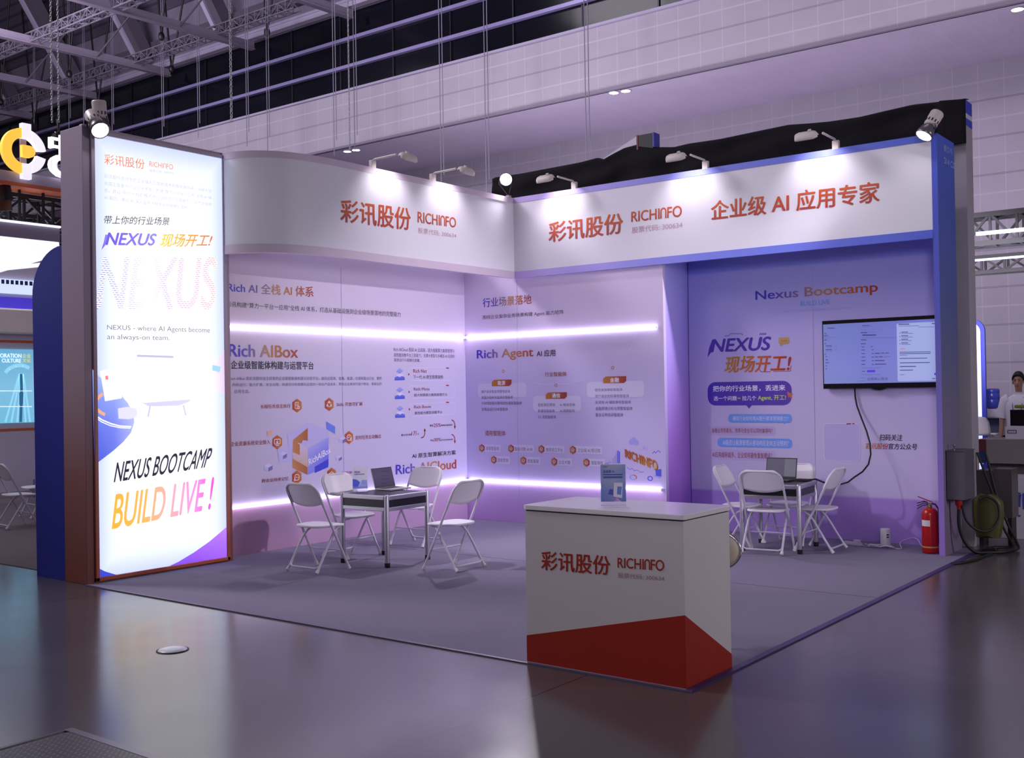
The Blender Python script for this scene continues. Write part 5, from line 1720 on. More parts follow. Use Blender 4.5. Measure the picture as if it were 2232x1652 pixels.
# trusses and the sign
lattice('stage_truss', (-3.6, -8.0, 4.02), (-3.6, -2.4, 4.02), 0.34, 0.36, 0.05, 0.03, m_black, 'black box truss below the yellow and white logo sign')
lattice('stage_truss', (-4.4, -8.0, 3.86), (-5.4, -1.2, 4.16), 0.3, 0.36, 0.05, 0.03, m_black, 'black box truss over the luminous canopy, the one standing deeper in the far booth')
for yy in (-4.42, -4.28):
    MB()
pst = MB()
sg = thing('hanging_sign', 'illuminated sign with a yellow and white ring logo over the far booth', 'sign', (-3.1, -4.2, 4.3))
SGX = -3.1
def sy(u, v_):
    p_ = on(u, v_, 0, SGX)
    return p_.y, p_.z
y0, z0 = sy(60, 391)
MB().box(SGX - 0.35, -8.0, z0 - 0.055, SGX, -2.6, z0 + 0.07).build('beam', mat('sign_beam_grey', (176, 166, 180), 0.5), sg)
MB().box(SGX - 0.36, -8.0, z0 - 0.10, SGX + 0.012, -2.6, z0 - 0.055).build('orange_edge', m_or, sg)
for yy in (-4.55, -4.4, -4.1):
    MB().box(SGX - 0.2, yy - 0.012, ZS + 0.1, SGX - 0.17, yy + 0.012, z0).build('post', m_black, sg)
e_yel = flat('sign_yellow', (244, 190, 66), 0.9)
e_wh = flat('sign_white', (236, 232, 244), 0.85)
m_side = mat('sign_return', (150, 140, 160), 0.5)
cy_, cz_ = sy(46, 331)
def sector(a0, a1, r0, r1, m_, nm):
    n = 20
    o_, i_ = [], []
    for k in range(n + 1):
        a = math.radians(a0 + (a1 - a0) * k / n)
        o_.append((SGX + 0.02, cy_ + r1 * math.cos(a), cz_ + r1 * math.sin(a)))
        i_.append((SGX + 0.02, cy_ + r0 * math.cos(a), cz_ + r0 * math.sin(a)))
    b = MB()
    for k in range(n):
        b.prism([o_[k], o_[k + 1], i_[k + 1], i_[k]], (0.06, 0, 0))
    b.build(nm, m_, sg)
sector(92, 268, 0.155, 0.27, e_yel, 'ring_yellow')
sector(8, 84, 0.155, 0.27, e_wh, 'ring_white')
sector(-84, -12, 0.155, 0.27, e_wh, 'ring_white')
MB().box(SGX + 0.02, cy_ - 0.03, cz_ + 0.15, SGX + 0.09, cy_ + 0.08, cz_ + 0.33).build('bar_white', e_wh, sg)
MB().box(SGX + 0.02, cy_ - 0.03, cz_ - 0.33, SGX + 0.09, cy_ + 0.08, cz_ - 0.15).build('bar_white', e_wh, sg)
MB().box(SGX + 0.0, cy_ - 0.02, cz_ - 0.15, SGX + 0.03, cy_ + 0.05, cz_ + 0.15).build('bar_grey', m_side, sg)
pts = [(SGX + 0.03, cy_ - 0.03, cz_ - 0.07), (SGX + 0.03, cy_ - 0.03, cz_ + 0.07)] + [(SGX + 0.03, cy_ + 0.06 + 0.07 * math.cos(math.radians(a)), cz_ + 0.07 * math.sin(math.radians(a))) for a in range(90, -91, -15)]
MB().prism(pts, (0.06, 0, 0)).build('centre_yellow', e_yel, sg)
def solid_text(s, m_, u0, v0, u1, v1, bold):
    vs_, fs_ = glyphs(s, bold, 0, 4)
    a, z_ = sy(u0, v0); b_, z2 = sy(u1, v1)
    mb = MB().add([(SGX + 0.06, a + (b_ - a) * p_[0], z_ + (z2 - z_) * p_[1]) for p_ in vs_], fs_)
    mb.add([(SGX + 0.02, a + (b_ - a) * p_[0] - 0.008, z_ + (z2 - z_) * p_[1]) for p_ in vs_], fs_)
    mb.build('lettering', m_, sg)
solid_text('中', e_wh, 104, 337, 158, 300, 0.02)
solid_text('C', e_wh, 103, 384, 150, 342, 0.06)
# stage lamp with barn doors
lx, lz = on(14, 420, 1, -4.6).x, on(14, 420, 1, -4.6).z
sl = thing('stage_lamp', 'black stage lamp with barn doors hanging under the logo sign', 'lamp', (lx, -4.6, lz))
MB().lathe((lx, -4.6, lz - 0.05), [(0.0, 0.16), (0.06, 0.15), (0.07, 0.0), (0.08, -0.03)], 18, (0.3, -0.3, 1)).build('housing', m_black, sl)
MB().hexa([(lx - 0.03, -4.68, lz - 0.1), (lx + 0.12, -4.62, lz - 0.1), (lx + 0.12, -4.61, lz - 0.1), (lx - 0.03, -4.67, lz - 0.1)], [(lx - 0.02, -4.74, lz - 0.24), (lx + 0.2, -4.64, lz - 0.24), (lx + 0.2, -4.63, lz - 0.24), (lx - 0.02, -4.73, lz - 0.24)]).build('barn_door', mat('barn_door_bronze', (60, 50, 44), 0.4), sl)
MB().lathe((lx, -4.6, lz - 0.085), [(0.0, 0), (0.05, 0.0)], 16, (0.3, -0.3, 1)).build('lens', m_lens, sl)
MB().box(lx - 0.01, -4.61, lz + 0.1, lx + 0.01, -4.59, z0 - 0.105).build('bracket', m_black, sl)

# carpet, chairs and table of that booth
tag(MB().box(-8.97, -5.46, 0, -0.78, 1.0, CT).build('booth_carpet', mat('grey_brown_carpet', (112, 100, 106), 0.95, spec=0.1)), 'grey brown carpet of the far booth beyond the blue board', 'carpet')
def far_chair(x, y, deg, label):
    o = copy_tree(chair0)
    o.location = (x, y, CT)
    o.rotation_euler = (0, 0, math.radians(deg))
    tag(o, label, 'chair', 'white folding chairs of the far booth')
far_chair(-4.62, -3.78, -8, 'white folding chair in the far booth beyond the blue board, back to the aisle')
far_chair(-5.55, -2.95, 170, 'white folding chair facing the aisle in the far booth, behind the other chair')
tb2 = table(-4.62, -3.02, 6, 'square aluminium table of the far booth, almost hidden by the blue board')
sl_ = MB().box(-8.6, -1.4, CT, -7.6, -0.9, 0.32)
tag(sl_.build('storage_box', mat('slate_blue_box', (70, 86, 140), 0.6), bevel=0.01), 'slate blue box on the floor by the far booth wall', 'box')

# ================================================================== BEHIND AND BESIDE THE STAND
m_clothb = bpy.data.materials.new('black_cloth')
t = NT(m_clothb)
v, s = t.co('Object')
n1 = t.noise(v, 3.0, 4)
t.l(t.mix(n1, lin((12, 10, 16)), lin((26, 22, 30))), t.b.inputs['Base Color'])
t.b.inputs['Roughness'].default_value = 0.85
t.b.inputs['Specular IOR Level'].default_value = 0.2
YB = 0.80
nbw = MB().box(-0.05, YB + 0.06, 0, 6.0, YB + 0.14, 4.55)
tag(nbw.build('partition_board', mat('grey_partition', (120, 112, 126), 0.7)), 'tall grey partition of the adjoining stand hidden behind the black cloth', 'board')
tops = [(1076, 386), (1130, 378), (1194, 366), (1262, 353), (1300, 343), (1314, 347), (1330, 336), (1357, 322), (1391, 313), (1431, 320), (1465, 320), (1499, 312), (1567, 302), (1648, 285), (1716, 271), (1760, 268), (1804, 264), (1871, 254), (1930, 240), (1987, 227), (2050, 220), (2103, 216)]
T3 = [on(u, v_, 1, YB) for u, v_ in tops]
rows = []
NX_, NZ_ = 150, 26
for j in range(NZ_):
    f = j / (NZ_ - 1)
    row = []
    for i in range(NX_):
        x = T3[0].x + (6.262 - T3[0].x) * i / (NX_ - 1)
        k = max(q for q in range(len(T3)) if T3[q].x <= x + 1e-6)
        k = min(k, len(T3) - 2)
        u_ = (x - T3[k].x) / (T3[k + 1].x - T3[k].x)
        zt = T3[k].z + (T3[k + 1].z - T3[k].z) * max(0, min(1, u_))
        zb = 3.9 if x < 6.0 else 4.215
        z = zt + (zb - zt) * f
        fold = 0.028 * math.sin(x * 7.0 + 3 * f + 1.2 * math.sin(x * 2.3)) * min(1, f * 2.2 + 0.15) + 0.015 * math.sin(9 * f * 2 + x * 3.1)
        y = YB - 0.035 - abs(0.0) + fold * 0.8
        if x > 6.0:
            y = YB - 0.09
        if f < 0.04:
            y = YB + 0.04
        row.append((x, y, z))
    rows.append(row)
tag(MB().grid(rows).build('black_cloth', m_clothb, solid=0.006), 'long black cloth draped over the adjoining partition above the straight fascia', 'cloth')
a, b_ = on(1391, 296, 1, YB), on(1426, 321, 1, YB)
bxm = thing('black_box', 'small black box with coloured edges poking above the black cloth', 'box', ((a.x + b_.x) / 2, YB, a.z - 0.1))
MB().box(a.x + 0.01, YB - 0.02, b_.z - 0.02, b_.x - 0.01, YB + 0.12, a.z).build('case', m_black, bxm)
MB().box(a.x - 0.012, YB - 0.025, b_.z, a.x + 0.01, YB + 0.12, a.z + 0.004).build('edge_strip', mat('red_edge', (120, 50, 50), 0.5), bxm)
MB().box(b_.x - 0.01, YB - 0.025, b_.z, b_.x + 0.012, YB + 0.12, a.z + 0.004).build('edge_strip', mat('blue_edge', (66, 66, 170), 0.5), bxm)
q = [on(u, v_, 1, YB + 0.14) for u, v_ in ((1312, 347), (1392, 294), (1392, 372), (1312, 372))]
tag(MB().prism(q, (0, 0.02, 0)).build('white_board_corner', mat('white_corner', (206, 200, 220), 0.5)), 'white triangular board edge showing behind the black cloth', 'board')

# adjoining stand's grey end column with blue cap
ce = thing('end_column', 'grey end column with a blue and white cap rising behind the blue end panel', 'column', (6.2, 0.93, 0))
cz1, cx1 = on(2106, 216, 1, YB).z, 6.235
m_colg = mat('grey_column_board', (150, 142, 152), 0.6)
m_capb = mat('royal_blue_cap', (44, 62, 186), 0.5)
MB().box(5.98, YB + 0.001, 0, cx1, 1.06, cz1 - 0.27).build('shaft', m_colg, ce)
for z0_, z1_, mm_ in ((cz1 - 0.27, cz1 - 0.19, m_capb), (cz1 - 0.19, cz1 - 0.14, mat('white_cap_band', (190, 184, 196), 0.5)), (cz1 - 0.14, cz1, m_capb)):
    MB().box(6.17, YB + 0.001, z0_, cx1 + 0.001, 1.06, z1_).build('cap_band', mm_, ce)

# electrical boxes and cables
m_ebox = mat('grey_steel_box', (92, 86, 98), 0.4, 0.3)
eb = thing('electrical_box', 'grey steel electrical box fixed to the outer face of the blue end panel', 'electrical box', (6.27, 0.2, 0.8))
MB().box(6.185, 0.03, 0.56, 6.355, 0.40, 1.04).build('case', m_ebox, eb, 0.004)
MB().box(6.180, 0.02, 1.04, 6.362, 0.41, 1.048).build('lid', m_ebox, eb)
MB().lathe((6.24, 0.12, 1.048), [(0.006, 0), (0.006, 0.04), (0.012, 0.045), (0.012, 0.06), (0, 0.06)], 12).build('bolt', m_chrome, eb)
MB().box(6.195, 0.112, 1.095, 6.255, 0.122, 1.103).build('key_lever', m_chrome, eb)
MB().box(6.357, 0.33, 0.80, 6.362, 0.36, 0.9).build('latch', m_chrome, eb)
MB().lathe((6.27, 0.13, 0.56), [(0.034, 0.0), (0.034, -0.055), (0.02, -0.075), (0.02, -0.1)], 16).build('socket', mat('red_socket', (150, 18, 22), 0.4), eb)
p = smooth([Vector(q) for q in ((6.27, 0.13, 0.47), (6.265, 0.14, 0.3), (6.30, 0.18, 0.14), (6.38, 0.25, 0.03), (6.5, 0.35, 0.02), (6.62, 0.5, 0.02), (6.62, 0.75, 0.02), (6.45, 0.7, 0.02), (6.42, 0.45, 0.02), (6.55, 0.38, 0.05))])
tag(MB().tube(p, 0.017, 8).build('power_cable', m_rub), 'thick black cable dropping from the red socket and coiling on the concrete', 'cable')
p = smooth([Vector(q) for q in ((6.30, 0.13, 0.50), (6.33, 0.16, 0.35), (6.42, 0.22, 0.25), (6.52, 0.3, 0.25), (6.58, 0.38, 0.36), (6.56, 0.42, 0.5), (6.47, 0.4, 0.57), (6.40, 0.36, 0.545))])
tag(MB().tube(p, 0.013, 8).build('power_cable', m_rub), 'thick black cable loop hanging in front of the yellow bag', 'cable')
p = smooth([Vector(q) for q in ((6.02, -0.62, 0.012), (6.36, -0.5, 0.012), (6.48, -0.2, 0.012), (6.5, 0.1, 0.012), (6.52, 0.3, 0.02))])
tag(MB().tube([(x.x, x.y, 0.012) if i < 5 else x for i, x in enumerate(p)][4:], 0.012, 6).build('power_cable', m_rub), 'black cable running along the carpet edge toward the coil of cables', 'cable')
bg_ = MB()
rows = []
for j in range(9):
    f = j / 8
    row = []
    for i in range(20):
        a = 2 * math.pi * i / 20
        w_ = 0.135 * (0.75 + 0.35 * math.sin(math.pi * (0.25 + 0.65 * (1 - f)))) * (1 if f < 0.9 else 0.6)
        row.append((6.40 + w_ * math.cos(a) + 0.008 * math.sin(7 * a), 0.72 + 0.07 * math.sin(a), CT + 0.12 + 0.43 * f + 0.012 * math.sin(3 * a + 5 * f)))
    row.append(row[0])
    rows.append(row)
bg_.grid(rows)
bg_.poly([r for r in rows[-1][:-1]]); bg_.poly([r for r in rows[0][:-1]][::-1])
tag(bg_.build('plastic_bag', mat('yellow_olive_bag', (72, 68, 20), 0.5)), 'dull yellow plastic bag hanging among the black cables', 'bag')
MB()
e2 = thing('electrical_box', 'dark steel electrical box standing in front of the white counter with a blue logo', 'electrical box', (6.4, 1.1, 0.5))
MB().box(6.23, 0.95, 0.28, 6.40, 1.22, 0.79).build('case', mat('dark_steel_box', (70, 62, 66), 0.4, 0.3), e2, 0.004)
MB().box(6.40, 0.95, 0.30, 6.58, 1.22, 0.81).build('door', mat('brown_steel_box', (84, 74, 78), 0.4, 0.3), e2, 0.004)
MB().box(6.24, 1.0, 0.0, 6.28, 1.2, 0.28).build('leg', m_black, e2)
MB().box(6.52, 1.0, 0.0, 6.56, 1.2, 0.30).build('leg', m_black, e2)
for k, lb_ in enumerate(('black cable hanging over the dark steel box from the striped desk end', 'black cable hanging over the dark steel box, the straighter one of its pair')):
    p = smooth([Vector(q) for q in ((6.25 + 0.08 * k, 0.93, 0.98), (6.30 + 0.07 * k, 0.92, 0.84), (6.38 + 0.04 * k, 0.91, 0.62), (6.45 + 0.03 * k, 0.90, 0.42), (6.50 + 0.06 * k, 0.88, 0.22), (6.60 + 0.05 * k, 0.82, 0.06), (6.62 + 0.05 * k, 0.70, 0.02), (6.52, 0.6 - 0.05 * k, 0.02))])
    tag(MB().tube(p, 0.013, 8).build('power_cable', m_rub), lb_, 'cable')

# grey desk with red and blue striped end
gd = thing('grey_desk', 'long grey desk top with a dark red and blue end behind the electrical boxes', 'desk', (7, 2.3, 0))
dz0, dz1 = on(2180, 1010, 1, 2.0).z, on(2180, 958, 1, 2.0).z
dx0 = on(2150, 985, 1, 2.0).x
dl = on(2131, 985, 1, 2.0).x
m_gdesk = mat('grey_desk_board', (130, 118, 122), 0.6)
MB().box(dx0, 2.0, dz0, 9.0, 2.5, dz1).build('desk_board', m_gdesk, gd)
MB().box(dl, 1.99, (dz0 + dz1) / 2, dx0, 2.5, dz1).build('end_red', mat('dark_red_end', (92, 26, 34), 0.5), gd)
MB().box(dl, 1.99, dz0, dx0, 2.5, (dz0 + dz1) / 2).build('end_blue', mat('dark_blue_end', (24, 40, 92), 0.5), gd)
MB().box(dl + 0.05, 2.3, 0, 8.8, 2.45, dz0).build('support', m_gdesk, gd)
# white counter with blue logo
wc = thing('white_counter', 'white counter with a blue ring logo beyond the dark steel box', 'counter', (6.1, 3.2, 0))
zt_ = on(2200, 1036, 1, 1.72).z
MB().box(5.6, 1.62, 0, 6.36, 1.95, zt_).build('cabinet', m_nw, wc, 0.004)
MB().box(6.36, 1.62, 0, 7.5, 1.95, zt_ - 0.001).build('cabinet_wing', m_nw, wc, 0.004)
pr = Print(wc, 1, 1.62, PX, -0.003)
lg_ = flat('blue_logo_ink', (70, 76, 178))
C = (2221, 1100)
pr.k = 1
pts_ = [(2221 + 5 * math.cos(math.radians(a)), 1100 + 26 * math.sin(math.radians(a))) for a in range(60, 330, 15)]
pr.line('logo_ring', lg_, pts_, 0.018)
pr.line('logo_ring', lg_, [(2222, 1080), (2221, 1105)], 0.03)
pr.text('lettering', 'E', lg_, (2229, 1110), (2238, 1075), 0.03)
pr.done()

# person behind the desk
PX0, PY0 = 5.785, 5.0
m_skin = mat('skin', (176, 132, 112), 0.5)
m_hair = mat('black_hair', (20, 18, 24), 0.55)
m_shirt = mat('white_shirt', (226, 220, 238), 0.7)
m_trs = mat('dark_trousers', (30, 28, 40), 0.7)
pe = thing('person', 'person in a white short sleeved shirt and lanyard standing behind the desk, arm hanging down', 'person', (PX0, PY0, 0))


def skinned(name, verts, edges, radii, m_, parent, root=0, sub=2):
    me = bpy.data.meshes.new(name)
    me.from_pydata([Vector(v_) for v_ in verts], edges, [])
    o = bpy.data.objects.new(name, me)
    COL.objects.link(o)
    o.modifiers.new('body', 'SKIN')
    for i, r_ in enumerate(radii):
        sv = me.skin_vertices[0].data[i]
        sv.radius = r_ if isinstance(r_, tuple) else (r_, r_)
        sv.use_root = (i == root)
    md = o.modifiers.new('smooth', 'SUBSURF'); md.levels = sub; md.render_levels = sub
    me.materials.append(m_)
    for p_ in me.polygons:
        p_.use_smooth = True
    md.show_only_control_edges = True
    dg_ = bpy.context.evaluated_depsgraph_get()
    bpy.context.view_layer.update()
    m2 = bpy.data.meshes.new_from_object(o.evaluated_get(bpy.context.evaluated_depsgraph_get()))
    o.modifiers.clear()
    o.data = m2
    bpy.data.meshes.remove(me)
    m2.polygons.foreach_set('use_smooth', [True] * len(m2.polygons))
    o.parent = parent
    return o


# local frame: person faces -y; x to picture side; z up, height about 1.80
V_, E_s, Rr = [], [], []
def add(p_, r_, par=None):
    V_.append(p_); Rr.append(r_)
    if par is not None:
        E_s.append((par, len(V_) - 1))
    return len(V_) - 1
pel = add((0, 0, 0.95), (0.155, 0.11))
wst = add((0, 0, 1.10), (0.145, 0.10), pel)
chs = add((0, -0.01, 1.30), (0.17, 0.11), wst)
shd = add((0, 0, 1.43), (0.13, 0.085), chs)
nk = add((0, -0.005, 1.52), 0.043, shd)
h0 = add((0, -0.03, 1.60), (0.054, 0.07), nk)
h1 = add((0, -0.035, 1.69), (0.078, 0.094), h0)
h2 = add((0, -0.028, 1.765), (0.06, 0.075), h1)
for sx in (-1, 1):
    sh = add((sx * 0.170, 0.0, 1.405), 0.05, shd)
    el = add((sx * 0.245, 0.01, 1.16), 0.043, sh)
    wr = add((sx * 0.265, -0.03, 0.93), 0.029, el)
    pa = add((sx * 0.268, -0.045, 0.865), (0.022, 0.036), wr)
    for k in range(4):
        kx_ = -0.028 + k * 0.019
        f1 = add((sx * 0.270, -0.05 + kx_, 0.81 - 0.004 * abs(k - 1.4)), 0.0095, pa)
        f2 = add((sx * 0.262, -0.055 + kx_, 0.775 - 0.006 * abs(k - 1.4)), 0.0085, f1)
        add((sx * 0.250, -0.058 + kx_, 0.750 - 0.008 * abs(k - 1.4)), 0.0075, f2)
    t1 = add((sx * 0.258, -0.085, 0.86), 0.0105, wr)
    add((sx * 0.252, -0.095, 0.82), 0.009, t1)
    hp = add((sx * 0.09, 0, 0.88), 0.09, pel)
    kn = add((sx * 0.10, -0.01, 0.49), 0.056, hp)
    an = add((sx * 0.105, 0.01, 0.09), 0.038, kn)
    add((sx * 0.11, -0.13, 0.035), (0.04, 0.03), an)
skinned('body', V_, E_s, Rr, m_skin, pe)
pe.scale = (0.92, 0.92, 1.03)
# shirt and trousers as lofted clothing
sb_ = MB(False)
rows = []
for z, rx_, ry_, cy0 in ((0.93, 0.185, 0.135, 0), (1.0, 0.185, 0.135, 0), (1.12, 0.178, 0.128, 0), (1.28, 0.198, 0.138, -0.005), (1.38, 0.212, 0.135, 0), (1.45, 0.185, 0.115, 0), (1.49, 0.10, 0.085, 0), (1.515, 0.072, 0.072, -0.005), (1.535, 0.075, 0.078, -0.01)):
    rows.append([(rx_ * math.cos(2 * math.pi * i / 28), cy0 + ry_ * math.sin(2 * math.pi * i / 28), z) for i in range(29)])
sb_.grid(rows)
for sx in (-1, 1):
    sb_.tube([(sx * 0.13, 0, 1.43), (sx * 0.19, 0.0, 1.40), (sx * 0.225, 0.005, 1.30), (sx * 0.248, 0.008, 1.19)], [0.10, 0.092, 0.082, 0.076], 14)
sb_.build('shirt', m_shirt, pe)
tb_ = MB(False)
for sx in (-1, 1):
    tb_.tube([(sx * 0.085, 0, 0.97), (sx * 0.09, 0, 0.85), (sx * 0.10, -0.01, 0.49), (sx * 0.105, 0.005, 0.06)], [0.115, 0.11, 0.082, 0.07], 16)
tb_.build('trousers', m_trs, pe)
hb = MB(False)
rows = []
for j in range(9):
    ph = math.radians(10 + 11.5 * j)
    row = []
    for i in range(29):
        a = 2 * math.pi * i / 28
        fr_ = max(0, -math.sin(a))
        zz = 1.70 + 0.112 * math.cos(ph * (1 - 0.42 * fr_))
        rr_ = math.sin(ph * (1 - 0.42 * fr_)) if ph < 1.57 else 1.0
        row.append((0.084 * rr_ * math.cos(a), -0.02 + 0.102 * rr_ * math.sin(a), zz))
    rows.append(row)
hb.grid(rows).build('hair', m_hair, pe, solid=0.012)
fc = MB(False)
fc.hexa([(-0.009, -0.118, 1.685), (0.009, -0.118, 1.685), (0.009, -0.10, 1.685), (-0.009, -0.10, 1.685)], [(-0.016, -0.136, 1.645), (0.016, -0.136, 1.645), (0.016, -0.10, 1.64), (-0.016, -0.10, 1.64)])
fc.build('nose', m_skin, pe, 0.004)
for sx in (-1, 1):
    MB(False).ball((sx * 0.031, -0.108, 1.687), (0.013, 0.008, 0.007), 10, 8).build('eye', mat('eye_dark', (26, 18, 18), 0.3), pe)
    MB(False).beam((sx * 0.014, -0.118, 1.707), (sx * 0.048, -0.105, 1.709), 0.008, 0.007).build('eyebrow', m_hair, pe)
    MB(False).ball((sx * 0.078, -0.02, 1.67), (0.012, 0.022, 0.034), 10, 8).build('ear', m_skin, pe)
MB(False).ball((0, -0.112, 1.615), (0.026, 0.01, 0.008), 12, 8).build('mouth', mat('lips', (140, 84, 80), 0.5), pe)
lm = MB(False)
for sx in (-1, 1):
    lm.tube([(sx * 0.066, 0.02, 1.525), (sx * 0.075, -0.09, 1.46), (sx * 0.06, -0.145, 1.32), (sx * 0.008, -0.148, 1.15)], 0.007, 6)
lm.build('lanyard', mat('lilac_lanyard', (136, 112, 170), 0.6), pe)
MB(False).box(-0.04, -0.156, 1.03, 0.04, -0.150, 1.15).build('badge', mat('badge_card', (190, 204, 240), 0.4), pe)

# things on and around the desk
bx_ = thing('paper_box', 'white cardboard box with a grey print on the grey desk', 'box', (7, 2.2, dz1))
a, b_ = on(2191, 957, 1, 2.1), on(2191, 930, 1, 2.1)
MB().box(a.x, 2.1, dz1, a.x + 0.55, 2.4, b_.z).build('carton', m_nw, bx_, 0.003)
pr = Print(bx_, 1, 2.1, PX, -0.002)
pr.poly('print_panel', dgrey, [(2196, 945), (2216, 945), (2216, 937), (2196, 937)])
for i in range(4):
    pr.poly('print_mark', pale, [(2198 + i * 4.2, 943.5), (2201 + i * 4.2, 943.5), (2201 + i * 4.2, 939), (2198 + i * 4.2, 939)], 0.001)
pr.done()
a, b_ = on(2202, 928, 1, 2.6), on(2203, 893, 1, 2.6)
mo = thing('monitor', 'black monitor seen from behind, standing on the white cardboard box side of the desk', 'monitor', (a.x + 0.25, 2.62, dz1))
MB().box(a.x, 2.6, dz1 + 0.08, a.x + 0.55, 2.64, b_.z).build('casing', m_tv, mo, 0.006)
MB().box(a.x + 0.22, 2.6, dz1 - 0.3, a.x + 0.3, 2.63, dz1 + 0.1).build('stand', m_tv, mo)
gy = on(2222, 886, 1, 2.62)
tag(MB().box(gy.x - 0.05, 2.58, gy.z - 0.02, gy.x + 0.3, 2.64, gy.z + 0.02).build('green_case', mat('lime_case', (120, 140, 40), 0.5), bevel=0.015), 'lime green case lying on top of the black monitor', 'case')
# rounded white and blue board by the lower wall
ab = thing('lit_totem', 'tall white panel with a rounded blue edge in front of the tiled wall', 'panel', (4.0, 9.1, 0))
def arch(x0, x1, z1, r):
    pts_ = [(x0, 0), (x1, 0)]
    for k in range(9):
        a = math.radians(90 * k / 8)
        pts_.append((x1 - r + r * math.cos(a), z1 - r + r * math.sin(a)))
    pts_.append((x0, z1))
    return pts_
xe = on(2147, 800, 1, 9.0).x
MB().prism([(x, 9.02, z) for x, z in arch(3.2, xe, 2.85, 0.22)], (0, 0.06, 0)).build('edge', mat('royal_blue_edge', (30, 44, 170), 0.5), ab)
MB().prism([(x, 9.0, z) for x, z in arch(3.2, xe - 0.07, 2.79, 0.18)], (0, 0.02, 0)).build('lit_face', flat('lit_white_face', (206, 214, 250), 0.8), ab)
# water cooler
wx, wy = on(2165, 900, 1, 9.6).x, 9.6
zc0 = on(2165, 891, 1, 9.6).z
sw_ = 0.2
wcu = thing('water_cooler', 'white water cooler cabinet with two open niches by the tiled wall', 'water cooler', (wx, wy, 0))
for x0_, x1_, y0_, y1_, z0_, z1_ in ((-sw_, -sw_ + 0.03, -0.18, 0.18, 0, zc0), (sw_ - 0.06, sw_, -0.18, 0.18, 0, zc0), (-sw_, sw_, 0.15, 0.18, 0, zc0)):
    MB().box(wx + x0_, wy + y0_, z0_, wx + x1_, wy + y1_, z1_).build('side_panel', m_nw, wcu)
for z0_, z1_ in ((zc0 - 0.15, zc0), (zc0 - 0.5, zc0 - 0.47), (0.0, 0.05), (zc0 - 0.16, zc0 - 0.14)):
    MB().box(wx - sw_, wy - 0.18, z0_, wx + sw_, wy + 0.16, z1_).build('shelf_panel', m_nw, wcu)
MB().box(wx - sw_ + 0.04, wy + 0.1, zc0 - 0.46, wx + sw_ - 0.08, wy + 0.14, zc0 - 0.17).build('niche_back', mat('niche_grey', (120, 130, 160), 0.4), wcu)
wb = MB().lathe((wx - 0.02, wy, zc0), [(0.0, 0.0), (0.06, 0.0), (0.11, 0.03), (0.135, 0.07), (0.135, 0.16), (0.128, 0.17), (0.135, 0.18), (0.135, 0.27), (0.128, 0.28), (0.135, 0.29), (0.135, 0.34), (0.115, 0.365), (0.0, 0.37)], 24)
m_wb = mat('blue_bottle', (72, 84, 190), 0.12)
tag(wb.build('water_bottle', m_wb), 'large blue water bottle upside down on the white cooler', 'bottle')
bgm_ = MB().ball((wx + 0.02, wy - 0.02, zc0 - 0.66), (0.11, 0.10, 0.12), 14, 10)
tag(bgm_.build('plastic_bag', mat('blue_white_bag', (130, 130, 210), 0.4)), 'blue and white plastic bag stuffed in the cooler lower niche', 'bag')
# shell chair
cx_, cy2 = on(2134, 930, 1, 6.6).x, 6.6
shc = thing('shell_chair', 'white shell chair turned from view between the grey column and the water cooler', 'chair', (cx_, cy2, 0))
zb0, zb1 = on(2148, 948, 1, cy2).z, on(2148, 908, 1, cy2).z
rows = []
for j in range(9):
    f = j / 8
    wid = 0.125 + 0.05 * math.sin(math.pi * (0.15 + 0.6 * (1 - f)))
    rows.append([(cx_ + wid * (1.12 - 0.3 * f) * (-1 + 2 * i / 10), cy2 - 0.02 - 0.07 * (1 - (-1 + 2 * i / 10) ** 2) - 0.05 * (1 - f), zb0 + (zb1 - zb0) * f - 0.03 * abs(-1 + 2 * i / 10) ** 4 * (1 if f > 0.8 else 0)) for i in range(11)])
MB().grid(rows).build('backrest', m_plast, shc, solid=0.015)
rows = [[(cx_ + 0.2 * (-1 + 2 * i / 8), cy2 - 0.05 + 0.42 * j / 6, zb0 + 0.01 - 0.02 * math.sin(math.pi * j / 6)) for i in range(9)] for j in range(7)]
MB().grid(rows).build('seat', m_plast, shc, solid=0.015)
for sx in (-1, 1):
    for sy_2 in (0, 1):
        MB().tube([(cx_ + sx * 0.12, cy2 + 0.04 + 0.25 * sy_2, zb0), (cx_ + sx * 0.2, cy2 - 0.03 + 0.4 * sy_2, 0.0)], 0.011, 8).build('leg', m_tube, shc)
# black trusses on that side
z1_, z0_ = on(2180, 464, 1, 6.0).z, on(2180, 535, 1, 6.0).z
lattice('stage_truss', (3.8, 6.0, (z0_ + z1_) / 2), (8.2, 6.0, (z0_ + z1_) / 2), z1_ - z0_ - 0.06, 0.34, 0.07, 0.035, m_black, 'upper black box truss beyond the grey column, carrying a bright light bar')
z3_, z2_ = on(2180, 555, 1, 7.4).z, on(2180, 596, 1, 7.4).z
lattice('stage_truss', (3.4, 7.4, (z3_ + z2_) / 2), (8.2, 7.4, (z3_ + z2_) / 2), z3_ - z2_ - 0.06, 0.34, 0.06, 0.035, m_black, 'lower black box truss beyond the grey column, close under the upper one')
zb_ = on(2180, 505, 1, 5.75).z
lbm = MB().box(on(2128, 512, 1, 5.75).x, 5.72, zb_ - 0.025, 8.0, 5.78, zb_ + 0.025)
tag(lbm.build('light_bar', flat('light_bar_glow', (226, 236, 255), 1.6), bevel=0.006), 'long glowing white light bar hanging across the upper black truss', 'light bar')
zc_ = on(2180, 566, 1, 6.6).z
tag(MB().beam((3.6, 6.6, zc_ + 0.02), (8.0, 6.2, zc_ - 0.02), 0.05, 0.03).build('light_bar', flat('light_bar_dim', (150, 160, 210), 0.8)), 'dim thin light bar hanging beneath the upper black truss', 'light bar')

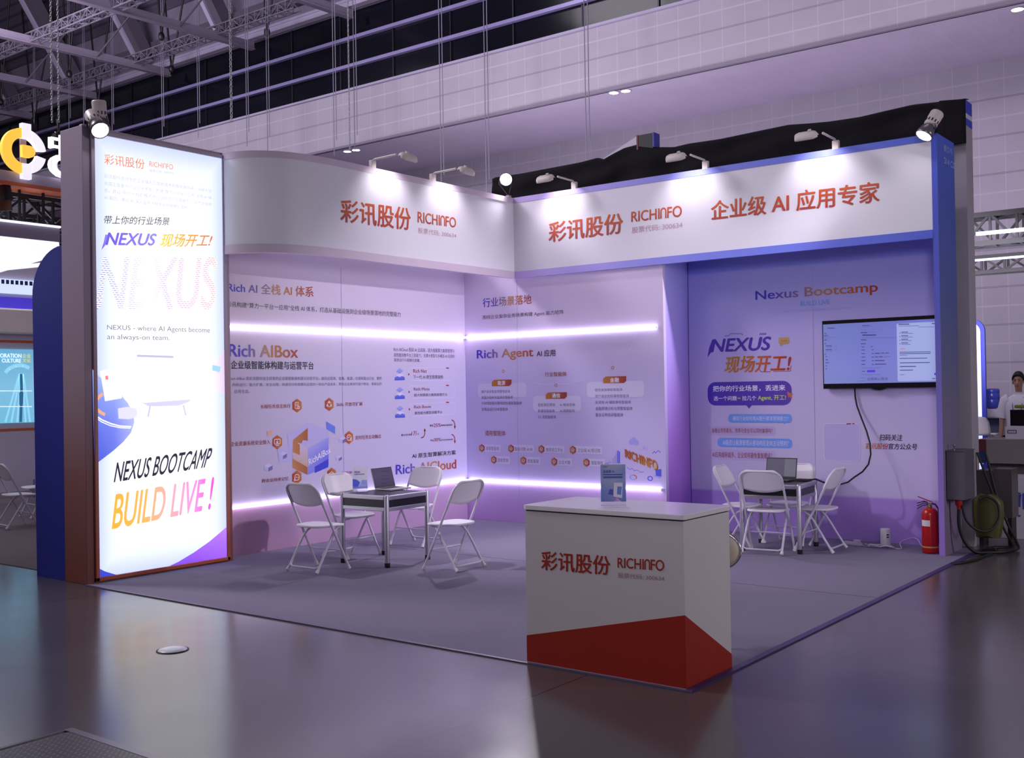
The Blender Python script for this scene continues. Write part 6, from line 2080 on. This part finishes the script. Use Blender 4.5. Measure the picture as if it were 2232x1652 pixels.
# ================================================================== FLOOR FITTINGS
fcx, fcy = 3.03, -6.72
fcp = thing('floor_cap', 'round white floor socket cap set in the concrete before the light box', 'floor cap', (fcx, fcy, 0))
MB().lathe((fcx, fcy, 0), [(0.108, 0.0), (0.106, 0.005), (0.098, 0.006), (0.096, 0.002)], 32).build('rim', m_rub, fcp)
MB().lathe((fcx, fcy, 0.0015), [(0.0, 0.007), (0.094, 0.006), (0.097, 0.0)], 32).build('lid', mat('white_lid', (214, 212, 222), 0.3), fcp)
MB().lathe((fcx + 0.01, fcy, 0.0088), [(0.0, 0.0004), (0.035, 0.0)], 20).build('print_mark', mat('pale_green_mark', (170, 206, 206), 0.4), fcp)
m_plate = bpy.data.materials.new('chequer_plate')
t = NT(m_plate)
v, s = t.co('Object')
def dia(o):
    a_ = t.m('SUBTRACT', t.m('FRACT', t.m('ADD', t.m('DIVIDE', t.m('ADD', s[0], s[1]), 0.07), o)), 0.5)
    b2_ = t.m('SUBTRACT', t.m('FRACT', t.m('ADD', t.m('DIVIDE', t.m('SUBTRACT', s[0], s[1]), 0.07), o)), 0.5)
    return t.m('LESS_THAN', t.m('ADD', t.m('MULTIPLY', t.m('ABSOLUTE', a_), 3.2), t.m('ABSOLUTE', b2_)), 0.42)
h = t.m('MAXIMUM', dia(0.0), dia(0.5))
t.l(t.mix(h, lin((58, 50, 54)), lin((96, 88, 94))), t.b.inputs['Base Color'])
t.b.inputs['Metallic'].default_value = 0.5
t.b.inputs['Roughness'].default_value = 0.38
t.bump(h, 0.6, 0.006)
pt = thing('trench_cover', 'dark chequer plate trench cover set in the concrete at the bottom edge', 'cover plate', (4.9, -8.6, 0))
MB().box(4.12, -9.6, 0.0, 5.9, -8.09, 0.005).build('plate', m_plate, pt)
MB().box(4.06, -8.09, 0.0, 5.9, -8.045, 0.006).build('frame', mat('steel_frame_bar', (120, 112, 124), 0.3, 0.5), pt)
MB().box(4.06, -9.6, 0.0, 4.085, -8.09, 0.006).build('frame', mat('steel_frame_bar_b', (80, 72, 78), 0.3, 0.5), pt)
